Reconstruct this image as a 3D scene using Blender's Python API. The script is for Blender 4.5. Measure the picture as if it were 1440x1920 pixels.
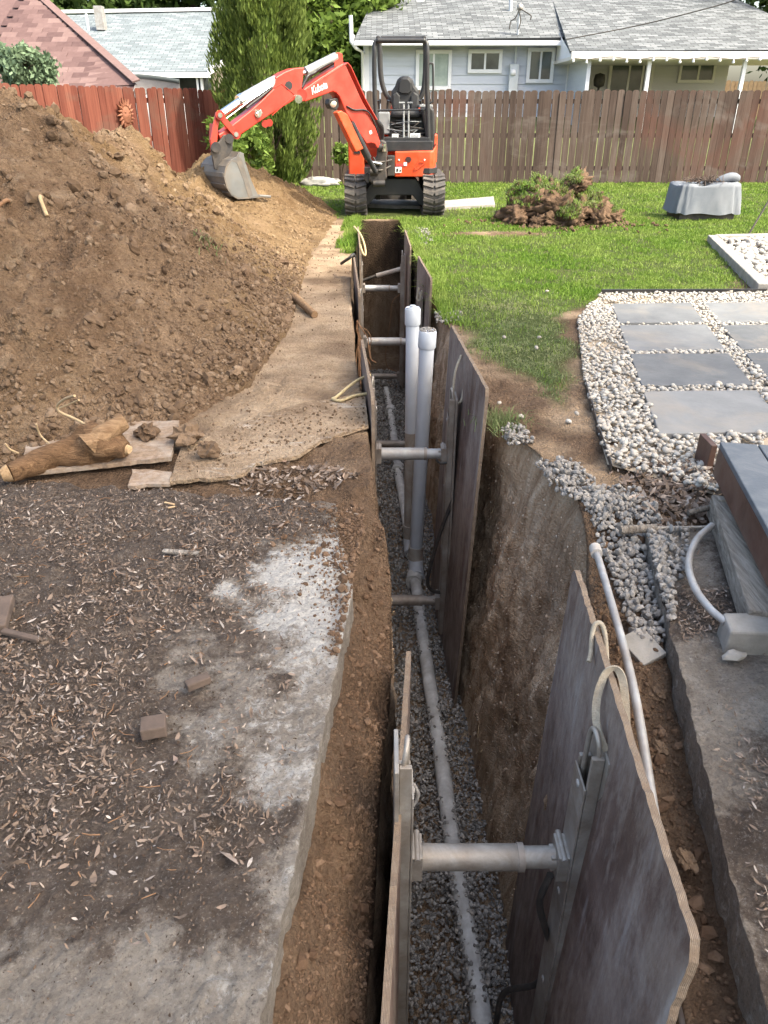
import bpy, math, random
import numpy as np
from mathutils import Vector, Matrix

# ---------------------------------------------------------------- camera, sky, sun, exposure
scene = bpy.context.scene
for _o in list(bpy.data.objects):
    bpy.data.objects.remove(_o, do_unlink=True)
col = scene.collection
FPX, CAM_H, HORIZON = 1387.0, 1.45, 205.0           # focal length in photo pixels, eye height, horizon row
PITCH = math.atan((960 - HORIZON) / FPX)
cam_d = bpy.data.cameras.new('camera')
cam_d.sensor_fit = 'VERTICAL'; cam_d.sensor_height = 36.0; cam_d.lens = 36.0 * FPX / 1920.0
cam_d.clip_start = 0.05; cam_d.clip_end = 600.0
cam = bpy.data.objects.new('camera', cam_d); col.objects.link(cam)
cam.location = (0, 0, CAM_H); cam.rotation_euler = (math.pi / 2 - PITCH, 0, 0)
scene.camera = cam

SUN_ELEV = math.radians(52)
SUN_AZ = math.radians(120)                           # clockwise from +Y (the view direction)
to_sun = Vector((math.sin(SUN_AZ) * math.cos(SUN_ELEV), math.cos(SUN_AZ) * math.cos(SUN_ELEV), math.sin(SUN_ELEV)))
world = bpy.data.worlds.new('World'); scene.world = world; world.use_nodes = True
wnt = world.node_tree; wnt.nodes.clear()
w_out = wnt.nodes.new('ShaderNodeOutputWorld'); w_bg = wnt.nodes.new('ShaderNodeBackground')
w_sky = wnt.nodes.new('ShaderNodeTexSky'); w_sky.sky_type = 'NISHITA'; w_sky.sun_disc = False
w_sky.sun_elevation = SUN_ELEV; w_sky.sun_rotation = SUN_AZ
w_sky.air_density = 1.0; w_sky.dust_density = 5.0; w_sky.ozone_density = 1.0
w_bg.inputs['Strength'].default_value = 0.15
wnt.links.new(w_sky.outputs[0], w_bg.inputs[0]); wnt.links.new(w_bg.outputs[0], w_out.inputs[0])
sun_d = bpy.data.lights.new('sun', 'SUN'); sun_d.energy = 2.0; sun_d.angle = math.radians(2.0); sun_d.color = (1.0, 0.95, 0.86)
sun = bpy.data.objects.new('sun', sun_d); col.objects.link(sun)
sun.rotation_euler = to_sun.to_track_quat('Z', 'Y').to_euler()
scene.view_settings.view_transform = 'Standard'; scene.view_settings.look = 'None'
scene.view_settings.gamma = 1.0; scene.view_settings.exposure = 2.0
scene.view_settings.use_white_balance = True; scene.view_settings.white_balance_temperature = 7050; scene.view_settings.white_balance_tint = 5
scene.view_settings.use_curve_mapping = False
scene.render.engine = 'CYCLES'
scene.cycles.use_denoising = True
scene.cycles.max_bounces = 8; scene.cycles.diffuse_bounces = 5; scene.cycles.transparent_max_bounces = 12
scene.cycles.sample_clamp_indirect = 6.0

# ---------------------------------------------------------------- pixel -> place helpers (photo pixels, 1440 x 1920)
_c, _s = math.cos(PITCH), math.sin(PITCH)
def ray(px, py):
    a, b = (px - 720) / FPX, (py - 960) / FPX
    return a, _c - b * _s, -_s - b * _c
def P(px, py, z=0.0):
    d = ray(px, py); t = (z - CAM_H) / d[2]
    return (d[0] * t, d[1] * t, z)
def PY(px, py, Y):
    d = ray(px, py); t = Y / d[1]
    return (d[0] * t, Y, CAM_H + d[2] * t)

# ---------------------------------------------------------------- noise in numpy
def _hash(ix, iy, iz, seed):
    with np.errstate(over='ignore'):
        h = (ix.astype(np.int64) * 374761393 + iy.astype(np.int64) * 668265263 + iz.astype(np.int64) * 2147483647 + seed * 974634777) & 0xffffffff
        h = ((h ^ (h >> 13)) * 1274126177) & 0xffffffff
        h = ((h ^ (h >> 16)) * 2246822519) & 0xffffffff
        h = h ^ (h >> 15)
    return (h & 0xffffff) / float(0xffffff)
def vnoise(x, y, z=None, seed=0):
    x = np.asarray(x, float); y = np.asarray(y, float); z = np.zeros_like(x) if z is None else np.asarray(z, float)
    ix, iy, iz = np.floor(x), np.floor(y), np.floor(z)
    fx, fy, fz = x - ix, y - iy, z - iz
    u, v, w = [t * t * t * (t * (t * 6 - 15) + 10) for t in (fx, fy, fz)]
    r = 0
    for dx in (0, 1):
        for dy in (0, 1):
            for dz in (0, 1):
                r = r + _hash(ix + dx, iy + dy, iz + dz, seed) * (u if dx else 1 - u) * (v if dy else 1 - v) * (w if dz else 1 - w)
    return r * 2 - 1
def fbm(x, y, z=None, o=4, seed=0, gain=0.5):
    a, r, f = 1.0, 0, 1.0
    for i in range(o):
        r = r + a * vnoise(np.asarray(x) * f, np.asarray(y) * f, None if z is None else np.asarray(z) * f, seed + i * 17)
        a *= gain; f *= 2.03
    return r
def worley(x, y, seed=0):
    ix, iy = np.floor(x), np.floor(y); best = np.full(np.shape(x), 9.0)
    zz = np.zeros_like(ix)
    for dx in (-1, 0, 1):
        for dy in (-1, 0, 1):
            cx, cy = ix + dx, iy + dy
            px = cx + _hash(cx, cy, zz, seed); py = cy + _hash(cx, cy, zz + 1, seed)
            best = np.minimum(best, np.hypot(px - x, py - y))
    return best
def clumps(x, y, seed=0):                             # rounded lumps, 0..1
    w = worley(x, y, seed); return np.clip(1 - w * 1.5, 0, 1) ** 0.6
def sstep(a, b, x):
    t = np.clip((np.asarray(x, float) - a) / (b - a), 0, 1); return t * t * (3 - 2 * t)
def in_poly(x, y, poly):
    x = np.asarray(x); y = np.asarray(y); r = np.zeros(x.shape, bool); n = len(poly)
    for i in range(n):
        x0, y0 = poly[i][:2]; x1, y1 = poly[(i + 1) % n][:2]
        if y0 == y1: continue
        c = ((y0 > y) != (y1 > y)) & (x < (x1 - x0) * (y - y0) / (y1 - y0) + x0); r ^= c
    return r
def dist_poly(x, y, line, closed=False):
    best = np.full(np.shape(x), 1e9); n = len(line)
    for i in range(n if closed else n - 1):
        ax, ay = line[i][:2]; bx, by = line[(i + 1) % n][:2]
        L = (bx - ax) ** 2 + (by - ay) ** 2 + 1e-12
        t = np.clip(((x - ax) * (bx - ax) + (y - ay) * (by - ay)) / L, 0, 1)
        best = np.minimum(best, np.hypot(x - ax - t * (bx - ax), y - ay - t * (by - ay)))
    return best

# ---------------------------------------------------------------- object helpers
def tag(o, label=None, cat=None, group=None, kind=None):
    if label: o['label'] = label
    if cat: o['category'] = cat
    if group: o['group'] = group
    if kind: o['kind'] = kind
    return o
def empty(name, loc=(0, 0, 0), rz=0.0, label=None, cat=None, group=None):
    o = bpy.data.objects.new(name, None); col.objects.link(o)
    o.location = loc; o.rotation_euler = (0, 0, rz); o.empty_display_size = 0.1
    return tag(o, label, cat, group)
def link(name, me, m=None, parent=None):
    o = bpy.data.objects.new(name, me); col.objects.link(o)
    if m is not None and len(me.materials) == 0: me.materials.append(m)
    if parent is not None: o.parent = parent
    return o
def mesh_np(name, V, F, m=None, parent=None, smooth=False):
    V = np.asarray(V, np.float32); F = np.asarray(F, np.int32)
    me = bpy.data.meshes.new(name); k = F.shape[1]
    me.vertices.add(len(V)); me.vertices.foreach_set('co', V.ravel())
    me.loops.add(F.size); me.loops.foreach_set('vertex_index', F.ravel())
    me.polygons.add(len(F)); me.polygons.foreach_set('loop_start', np.arange(0, F.size, k, dtype=np.int32))
    me.polygons.foreach_set('use_smooth', np.full(len(F), smooth, bool))
    me.update(calc_edges=True)
    return link(name, me, m, parent)
def grid_faces(nu, nv):                               # vertex index = j*nu + i
    i, j = np.meshgrid(np.arange(nu - 1), np.arange(nv - 1)); a = (j * nu + i).ravel()
    return np.stack([a, a + 1, a + 1 + nu, a + nu], 1)
def set_attr(o, name, vals):
    a = o.data.attributes.new(name, 'FLOAT', 'POINT'); a.data.foreach_set('value', np.asarray(vals, np.float32).ravel())
def bevel(o, w=0.01, seg=2):
    md = o.modifiers.new('bevel', 'BEVEL'); md.width = w; md.segments = seg; md.limit_method = 'ANGLE'; md.angle_limit = math.radians(40)
    md.harden_normals = False
    return o
def copy_tree(o, parent=None):
    c = o.copy(); col.objects.link(c); c.parent = parent
    for ch in list(o.children): copy_tree(ch, c)
    return c

class MB:
    """collects simple shapes, then links them as one mesh object"""
    def __init__(s): s.v = []; s.f = []; s.sm = []
    def add(s, v, f, smooth=False):
        b = len(s.v); s.v += [tuple(p) for p in v]; s.f += [tuple(i + b for i in q) for q in f]; s.sm += [smooth] * len(f); return s
    def box(s, x0, x1, y0, y1, z0, z1):
        v = [(x, y, z) for z in (z0, z1) for y in (y0, y1) for x in (x0, x1)]
        return s.add(v, [(0, 2, 3, 1), (4, 5, 7, 6), (0, 1, 5, 4), (2, 6, 7, 3), (0, 4, 6, 2), (1, 3, 7, 5)])
    def obox(s, a, b, w, h, up=(0, 0, 1)):            # bar from a to b, w across, h along up
        a, b, up = Vector(a), Vector(b), Vector(up); d = (b - a).normalized()
        side = d.cross(up).normalized(); u2 = side.cross(d).normalized()
        v = [p + side * (sx * w / 2) + u2 * (sz * h / 2) for p in (a, b) for sz in (-1, 1) for sx in (-1, 1)]
        return s.add(v, [(0, 1, 3, 2), (4, 6, 7, 5), (0, 4, 5, 1), (2, 3, 7, 6), (0, 2, 6, 4), (1, 5, 7, 3)])
    def tube(s, pts, r, n=10, cap=True):
        pts = [Vector(p) for p in pts]; k = len(pts); rs = r if isinstance(r, (list, tuple)) else [r] * k
        ref = None; v = []; f = []
        for i, p in enumerate(pts):
            d = (pts[min(i + 1, k - 1)] - pts[max(i - 1, 0)]).normalized()
            if ref is None: ref = d.orthogonal().normalized()
            ref = (ref - d * ref.dot(d)).normalized(); bi = d.cross(ref)
            v += [p + (ref * math.cos(t) + bi * math.sin(t)) * rs[i] for t in (2 * math.pi * q / n for q in range(n))]
        for i in range(k - 1):
            f += [(i * n + q, i * n + (q + 1) % n, (i + 1) * n + (q + 1) % n, (i + 1) * n + q) for q in range(n)]
        s.add(v, f, True)
        if cap: s.add(v[:n], [tuple(range(n - 1, -1, -1))]); s.add(v[-n:], [tuple(range(n))])
        return s
    def prism(s, poly, f0, f1):                       # poly of (u,w); f0/f1 map (u,w) to 3-D for the two faces
        n = len(poly); v = [f0(*p) for p in poly] + [f1(*p) for p in poly]
        fs = [tuple(range(n)), tuple(range(2 * n - 1, n - 1, -1))] + [(i + n, (i + 1) % n + n, (i + 1) % n, i) for i in range(n)]
        return s.add(v, fs)
    def lathe(s, prof, n=16, o=(0, 0, 0), ax=(0, 0, 1)):
        ax = Vector(ax).normalized(); e1 = ax.orthogonal().normalized(); e2 = ax.cross(e1); o = Vector(o); v = []
        for r, h in prof: v += [o + ax * h + (e1 * math.cos(2 * math.pi * q / n) + e2 * math.sin(2 * math.pi * q / n)) * r for q in range(n)]
        f = [(i * n + q, i * n + (q + 1) % n, (i + 1) * n + (q + 1) % n, (i + 1) * n + q) for i in range(len(prof) - 1) for q in range(n)]
        return s.add(v, f, True)
    def build(s, name, m=None, parent=None, smooth=None, bev=0):
        me = bpy.data.meshes.new(name); me.from_pydata([tuple(p) for p in s.v], [], s.f)
        me.polygons.foreach_set('use_smooth', np.array(s.sm if smooth is None else [smooth] * len(s.f), bool)); me.update()
        o = link(name, me, m, parent)
        if bev: bevel(o, bev)
        return o
def fix_normals(o):
    import bmesh
    bm = bmesh.new(); bm.from_mesh(o.data); bmesh.ops.recalc_face_normals(bm, faces=bm.faces[:]); bm.to_mesh(o.data); bm.free(); return o
def catmull(pts, n=8):
    p = [Vector(q) for q in pts]; p = [p[0] * 2 - p[1]] + p + [p[-1] * 2 - p[-2]]; r = []
    for i in range(1, len(p) - 2):
        for k in range(n):
            t = k / n; a, b, c2, d = p[i - 1], p[i], p[i + 1], p[i + 2]
            r.append(0.5 * ((2 * b) + (c2 - a) * t + (2 * a - 5 * b + 4 * c2 - d) * t * t + (3 * b - a - 3 * c2 + d) * t ** 3))
    r.append(p[-2]); return r

# base lumps shared by stones, pebbles and clods
_t = (1 + 5 ** .5) / 2
ICO_V = np.array([(-1, _t, 0), (1, _t, 0), (-1, -_t, 0), (1, -_t, 0), (0, -1, _t), (0, 1, _t), (0, -1, -_t), (0, 1, -_t), (_t, 0, -1), (_t, 0, 1), (-_t, 0, -1), (-_t, 0, 1)]) / math.hypot(1, _t)
ICO_F = np.array([(0, 11, 5), (0, 5, 1), (0, 1, 7), (0, 7, 10), (0, 10, 11), (1, 5, 9), (5, 11, 4), (11, 10, 2), (10, 7, 6), (7, 1, 8), (3, 9, 4), (3, 4, 2), (3, 2, 6), (3, 6, 8), (3, 8, 9), (4, 9, 5), (2, 4, 11), (6, 2, 10), (8, 6, 7), (9, 8, 1)])
def subdiv(V, F):
    V = [tuple(v) for v in V]; cache = {}; out = []
    def mid(a, b):
        k = (min(a, b), max(a, b))
        if k not in cache:
            m = np.array(V[a]) + np.array(V[b]); m = m / np.linalg.norm(m); V.append(tuple(m)); cache[k] = len(V) - 1
        return cache[k]
    for a, b, c in F:
        ab, bc, ca = mid(a, b), mid(b, c), mid(c, a); out += [(a, ab, ca), (b, bc, ab), (c, ca, bc), (ab, bc, ca)]
    return np.array(V), np.array(out)
ICO2 = subdiv(ICO_V, ICO_F)
ICO3 = subdiv(*ICO2)
rng = np.random.default_rng(7)
random.seed(7)
def rot_mats(n, flat=False):
    q = rng.normal(size=(n, 4)); q /= np.linalg.norm(q, axis=1)[:, None]
    if flat:
        a = rng.uniform(0, 6.283, n); tx, ty = rng.normal(0, .25, n), rng.normal(0, .25, n)
        q = np.stack([np.cos(a / 2), tx * .5, ty * .5, np.sin(a / 2)], 1); q /= np.linalg.norm(q, axis=1)[:, None]
    w, x, y, z = q.T
    return np.stack([np.stack([1 - 2 * (y * y + z * z), 2 * (x * y - z * w), 2 * (x * z + y * w)], 1), np.stack([2 * (x * y + z * w), 1 - 2 * (x * x + z * z), 2 * (y * z - x * w)], 1), np.stack([2 * (x * z - y * w), 2 * (y * z + x * w), 1 - 2 * (x * x + y * y)], 1)], 1)
def lumps(name, pos, size, m, parent=None, base=None, jitter=.22, squash=(1, .8, .6), smooth=False, flat=False):
    """many loose stones as one mesh"""
    BV, BF = base if base is not None else (ICO_V, ICO_F)
    pos = np.asarray(pos); n = len(pos); size = np.broadcast_to(np.asarray(size), (n,))
    sc = np.array(squash)[None] * rng.uniform(.75, 1.2, (n, 3))
    V = BV[None] * (1 + rng.uniform(-jitter, jitter, (n, len(BV), 1)))
    V = V * sc[:, None] * size[:, None, None]
    V = np.einsum('nij,nkj->nki', rot_mats(n, flat), V) + pos[:, None]
    F = BF[None] + (np.arange(n) * len(BV))[:, None, None]
    return mesh_np(name, V.reshape(-1, 3), F.reshape(-1, 3), m, parent, smooth)
def lump_meshes(name, m, k=6, base=None, jitter=.2, squash=(1, .8, .6), smooth=True, noise=0.0):
    BV, BF = base if base is not None else ICO2; r = []
    for i in range(k):
        V = BV * (1 + rng.uniform(-jitter, jitter, (len(BV), 1)) * .35)
        V = V * (1 + .5 * jitter * fbm(BV[:, 0] * 1.6 + i * 7, BV[:, 1] * 1.6, BV[:, 2] * 1.6, 3, seed=i)[:, None]) * np.array(squash)
        if noise: V = V * (1 + noise * fbm(BV[:, 0] * 5 + i * 3, BV[:, 1] * 5, BV[:, 2] * 5, 3, seed=40 + i)[:, None])
        o = mesh_np(name, V, BF, m, None, smooth); r.append(o.data); bpy.data.objects.remove(o)
    return r
def place_pieces(name, meshes, pos, size, parent, flat=True):
    for p, s in zip(pos, size):
        o = bpy.data.objects.new(name, meshes[int(rng.integers(len(meshes)))]); col.objects.link(o); o.parent = parent
        o.location = p; o.scale = (s, s, s)
        o.rotation_euler = (rng.normal(0, .25), rng.normal(0, .25), rng.uniform(0, 6.28)) if flat else tuple(rng.uniform(0, 6.28, 3))

# ---------------------------------------------------------------- materials
class NT:
    def __init__(s, name):
        s.m = bpy.data.materials.new(name); s.m.use_nodes = True; s.t = s.m.node_tree
        s.b = s.t.nodes['Principled BSDF']; s.out = s.t.nodes['Material Output']
        s.tc = s.t.nodes.new('ShaderNodeTexCoord'); s.geo = s.t.nodes.new('ShaderNodeNewGeometry')
        s.pos = s.geo.outputs['Position']; s.obj = s.tc.outputs['Object']
    def n(s, ty, **kw):
        nd = s.t.nodes.new(ty)
        for k, v in kw.items(): setattr(nd, k, v)
        return nd
    def l(s, a, b): s.t.links.new(a, b)
    def sock(s, inp, v):
        if hasattr(v, 'is_linked') or isinstance(v, bpy.types.NodeSocket): s.l(v, inp)
        elif isinstance(v, (tuple, list)) and len(v) == 3 and inp.type == 'RGBA': inp.default_value = (*v, 1)
        else: inp.default_value = v
    def mapv(s, vec, scale):
        nd = s.n('ShaderNodeMapping'); s.l(vec, nd.inputs[0]); nd.inputs['Scale'].default_value = scale if isinstance(scale, tuple) else (scale,) * 3
        return nd.outputs[0]
    def noise(s, scale, vec=None, detail=4, rough=.6, dist=0.0):
        nd = s.n('ShaderNodeTexNoise'); nd.inputs['Scale'].default_value = scale; nd.inputs['Detail'].default_value = detail
        nd.inputs['Roughness'].default_value = rough; nd.inputs['Distortion'].default_value = dist
        s.l(vec if vec is not None else s.pos, nd.inputs['Vector']); return nd.outputs['Fac']
    def voro(s, scale, vec=None, feat='F1', out='Distance'):
        nd = s.n('ShaderNodeTexVoronoi'); nd.feature = feat; nd.inputs['Scale'].default_value = scale
        s.l(vec if vec is not None else s.pos, nd.inputs['Vector']); return nd.outputs[out]
    def ramp(s, fac, stops):
        nd = s.n('ShaderNodeValToRGB'); e = nd.color_ramp.elements
        while len(e) < len(stops): e.new(0.5)
        for k, (p, c) in enumerate(stops):
            e[k].position = p; e[k].color = (*c, 1) if isinstance(c, (tuple, list)) else (c, c, c, 1)
        s.l(fac, nd.inputs[0]); return nd.outputs[0]
    def mix(s, fac, a, b, mode='MIX'):
        nd = s.n('ShaderNodeMix', data_type='RGBA', blend_type=mode)
        s.sock(nd.inputs['Factor'], fac); s.sock(nd.inputs['A'], a); s.sock(nd.inputs['B'], b); return nd.outputs['Result']
    def math(s, op, a, b=0.0, clamp=False):
        nd = s.n('ShaderNodeMath', operation=op, use_clamp=clamp); s.sock(nd.inputs[0], a); s.sock(nd.inputs[1], b); return nd.outputs[0]
    def attr(s, name):
        nd = s.n('ShaderNodeAttribute', attribute_name=name); return nd.outputs['Fac']
    def rand(s): return s.n('ShaderNodeObjectInfo').outputs['Random']
    def island(s): return s.geo.outputs['Random Per Island']
    def bump(s, h, strength=.4, dist=.01, prev=None):
        nd = s.n('ShaderNodeBump'); nd.inputs['Strength'].default_value = strength; nd.inputs['Distance'].default_value = dist
        s.l(h, nd.inputs['Height'])
        if prev is not None: s.l(prev, nd.inputs['Normal'])
        return nd.outputs[0]
    def done(s, color=None, rough=None, metal=None, normal=None, spec=None):
        i = s.b.inputs
        if color is not None: s.sock(i['Base Color'], color)
        if rough is not None: s.sock(i['Roughness'], rough)
        if metal is not None: s.sock(i['Metallic'], metal)
        if spec is not None: s.sock(i['Specular IOR Level'], spec)
        if normal is not None: s.l(normal, i['Normal'])
        return s.m
def plain(name, c, rough=.6, metal=0.0, var=.12, nscale=12, bump=.1, bscale=60, dirt=None, dirt_amt=.5, spec=.4):
    t = NT(name); n1 = t.noise(nscale, t.obj, 5, .65)
    k = 1 - var
    cc = t.mix(t.ramp(n1, [(.3, 0.0), (.7, 1.0)]), tuple(x * k for x in c), tuple(min(1, x * (1 + var)) for x in c))
    if dirt:
        d = t.ramp(t.noise(nscale * .6, t.obj, 7, .7, .5), [(.5 - .25 * dirt_amt + .05, 0.0), (.75, 1.0)])
        cc = t.mix(t.math('MULTIPLY', d, dirt_amt), cc, dirt)
    r = t.ramp(n1, [(.25, max(0, rough - .1)), (.75, min(1, rough + .1))])
    return t.done(cc, r, metal, t.bump(t.noise(bscale, t.obj, 4), bump, .004), spec)

def soil_color(t, dark, mid, light, sc=3.0):
    a = t.noise(sc, None, 8, .68, .3); b = t.noise(sc * 16, None, 8, .8)
    f = t.math('ADD', t.math('MULTIPLY', a, .5), t.math('MULTIPLY', b, .5))
    return t.ramp(f, [(.36, dark), (.5, mid), (.64, light)])
def soil_bump(t, s1=.55):
    h = t.math('ADD', t.noise(30, None, 10, .78), t.math('ADD', t.math('MULTIPLY', t.math('SUBTRACT', 1.0, t.voro(60)), .6), t.math('MULTIPLY', t.math('SUBTRACT', 1.0, t.voro(150)), .35)))
    return t.bump(h, min(1.0, s1 * 1.5), .03)
M = {}
# ground: soil, with masks for lawn, sandy path, trench wall, gravel-grey dust
t = NT('soil_ground')
base = soil_color(t, (.075, .048, .032), (.135, .088, .058), (.21, .145, .098))
sand = soil_color(t, (.25, .175, .115), (.39, .285, .19), (.52, .40, .285), 2.2)
wallc = t.noise(1.0, t.mapv(t.pos, (14, 14, 1.8)), 7, .7, .4)
wall = t.ramp(wallc, [(.36, (.29, .19, .12)), (.5, (.50, .36, .245)), (.64, (.62, .485, .36))])
deep = t.ramp(wallc, [(.3, (.022, .015, .010)), (.6, (.05, .033, .022)), (.8, (.10, .068, .046))])  # dark topsoil, deepened further to paint in the shade of the far trench
lawnc = t.ramp(t.noise(7, None, 6), [(.3, (.045, .06, .02)), (.6, (.075, .095, .03)), (.8, (.11, .115, .045))])
sand = t.mix(t.ramp(t.noise(1.7, t.mapv(t.pos, (1, 1.8, 1)), 9, .74, .8), [(.50, 0.0), (.64, .6)]), sand, (.19, .128, .084)); c = t.mix(t.attr('sand'), base, sand); c = t.mix(t.attr('wall'), c, wall); c = t.mix(t.attr('topsoil_shade'), c, deep); c = t.mix(t.attr('lawn'), c, lawnc)
M['ground'] = t.done(c, .95, 0, soil_bump(t, .6), .1)
t = NT('grass_field')
M['field'] = t.done(t.ramp(t.noise(1.2, None, 8), [(.3, (.075, .085, .035)), (.6, (.12, .135, .06)), (.8, (.16, .165, .085))]), .95, 0, None, .1)
t = NT('pile_soil')
a = soil_color(t, (.10, .064, .040), (.205, .136, .087), (.34, .238, .157), 1.7)
b = soil_color(t, (.12, .074, .038), (.215, .142, .078), (.315, .222, .132), 2.1)
pcol = t.mix(t.attr('sandy'), a, b); pcol = t.mix(t.ramp(t.noise(.85, None, 7, .68, .8), [(.46, 0.0), (.62, .55)]), pcol, t.mix(1.0, pcol, (.50, .44, .42), 'MULTIPLY')); pcol = t.mix(t.ramp(t.noise(2.6, t.mapv(t.pos, (1, .45, 1)), 8, .75, .5), [(.55, 0.0), (.68, .5)]), pcol, (.36, .275, .195))
M['pile'] = t.done(pcol, .96, 0, soil_bump(t, .7), .08)
t = NT('clod_soil'); a = t.ramp(t.island(), [(0, (.10, .065, .042)), (.5, (.19, .13, .087)), (1, (.30, .22, .155))])
b = t.ramp(t.island(), [(0, (.17, .11, .06)), (1, (.34, .24, .145))]); far = t.n('ShaderNodeSeparateXYZ'); t.l(t.pos, far.inputs[0])
m_ = t.n('ShaderNodeMapRange'); t.l(far.outputs['Y'], m_.inputs[0]); m_.inputs[1].default_value = 6.5; m_.inputs[2].default_value = 9.0
M['clod'] = t.done(t.mix(t.noise(30, None, 5), t.mix(m_.outputs[0], a, b), (.10, .066, .043)), .97, 0, t.bump(t.noise(70, None, 6, .7), .6, .01), .08)
t = NT('soil_crumb'); a = t.ramp(t.island(), [(0, (.095, .058, .038)), (.6, (.165, .105, .070)), (1, (.25, .17, .118))]); M['crumb'] = t.done(t.mix(t.noise(40, None, 6, .75), a, (.115, .072, .047)), .97, 0, t.bump(t.noise(110, None, 6, .75), .8, .008), .06)
t = NT('wall_stone'); a = t.ramp(t.island(), [(0, (.26, .18, .125)), (.7, (.44, .33, .24)), (1, (.55, .47, .39))]); M['wall_stone'] = t.done(a, .95, 0, None, .08)
t = NT('clod_piece'); a = t.ramp(t.rand(), [(0, (.125, .08, .052)), (1, (.27, .19, .13))])
M['clod1'] = t.done(t.mix(t.noise(28, None, 6), a, (.11, .072, .047)), .97, 0, t.bump(t.noise(60, None, 7, .75), .8, .012), .08)
# concrete with dust, stains and pale lime
t = NT('concrete_slab')
gr = t.ramp(t.noise(3.1, None, 8, .7, .6), [(.3, (.21, .175, .145)), (.55, (.33, .29, .25)), (.75, (.45, .415, .375))])
dirt = t.ramp(t.noise(11, None, 8, .72, .3), [(.3, (.06, .045, .037)), (.5, (.115, .088, .072)), (.7, (.20, .16, .132))])
sp = t.noise(34, None, 10, .78, .2)
df = t.ramp(t.math('ADD', t.attr('dirt'), t.math('MULTIPLY', t.math('SUBTRACT', sp, .5), 2.0)), [(.30, 0.0), (.75, .96)])
c = t.mix(df, gr, dirt)
lf = t.math('ADD', t.attr('lime'), t.math('MULTIPLY', t.math('SUBTRACT', t.noise(22, None, 10, .78, .5), .5), 2.4))
lime = t.ramp(lf, [(.45, 0.0), (.75, 1.0)])
c = t.mix(t.math('MULTIPLY', lime, .85), c, (.60, .575, .545))
grit = t.noise(140, None, 6, .8); c = t.mix(t.ramp(grit, [(.36, .65), (.46, 0.0)]), c, (.07, .058, .05)); c = t.mix(t.ramp(grit, [(.56, 0.0), (.66, .5)]), c, (.52, .49, .455))
ck = t.voro(5.5, t.mapv(t.noise(3, None, 4), 1.0), 'DISTANCE_TO_EDGE') if False else t.voro(4.2, None, 'DISTANCE_TO_EDGE')
fl = t.ramp(t.noise(24, None, 10, .75, 1.2), [(.485, 0.0), (.515, 1.0)]); c = t.mix(t.math('MULTIPLY', fl, .30), c, t.mix(.5, c, (.10, .082, .07)))
bh = t.math('ADD', t.noise(38, None, 10, .8, .8), t.math('MULTIPLY', t.voro(60, None, 'SMOOTH_F1'), .6))
M['slab'] = t.done(c, .95, 0, t.bump(bh, 1.0, .03), .08)
t = NT('concrete_plain')
c = t.ramp(t.noise(6, None, 8, .7), [(.3, (.20, .185, .165)), (.55, (.30, .28, .255)), (.8, (.40, .38, .35))])
M['concrete'] = t.done(c, .9, 0, t.bump(t.noise(45, None, 7, .75), .5, .008), .2)
# stones
t = NT('white_pebble'); c = t.ramp(t.island(), [(0, (.22, .195, .165)), (.35, (.34, .315, .285)), (.8, (.46, .445, .42)), (1, (.30, .235, .175))])
c = t.mix(t.math('MULTIPLY', t.ramp(t.noise(3, None, 5), [(.45, 0.0), (.7, 1.0)]), .45), c, (.30, .225, .155))
M['pebble'] = t.done(t.mix(t.noise(55, None, 4), c, (.36, .335, .30)), .75, 0, t.bump(t.noise(90, None, 4), .25, .004), .3)
t = NT('white_pebble_piece'); c = t.ramp(t.rand(), [(0, (.22, .195, .165)), (.35, (.34, .315, .285)), (.8, (.46, .445, .42)), (1, (.30, .235, .175))])
M['pebble1'] = t.done(t.mix(t.noise(45, None, 5), c, (.36, .33, .29)), .75, 0, t.bump(t.noise(90, None, 4), .3, .004), .3)
t = NT('grey_gravel'); c = t.ramp(t.island(), [(0, (.12, .11, .10)), (.5, (.25, .235, .22)), (.85, (.37, .35, .33)), (1, (.42, .37, .32))])
M['gravel'] = t.done(c, .88, 0, t.bump(t.noise(120, None, 4), .4, .004), .2)
t = NT('surface_gravel'); c = t.ramp(t.island(), [(0, (.15, .138, .126)), (.5, (.26, .245, .23)), (1, (.37, .35, .325))])
M['gravel2'] = t.done(t.mix(t.noise(60, None, 4), c, (.22, .20, .185)), .88, 0, t.bump(t.noise(120, None, 4), .4, .004), .2)
t = NT('surface_stone'); c = t.ramp(t.rand(), [(0, (.15, .138, .126)), (.5, (.26, .245, .23)), (1, (.38, .36, .335))])
M['gravel3'] = t.done(t.mix(t.noise(50, None, 5), c, (.2, .185, .17)), .88, 0, t.bump(t.noise(110, None, 4), .4, .004), .2)
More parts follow.
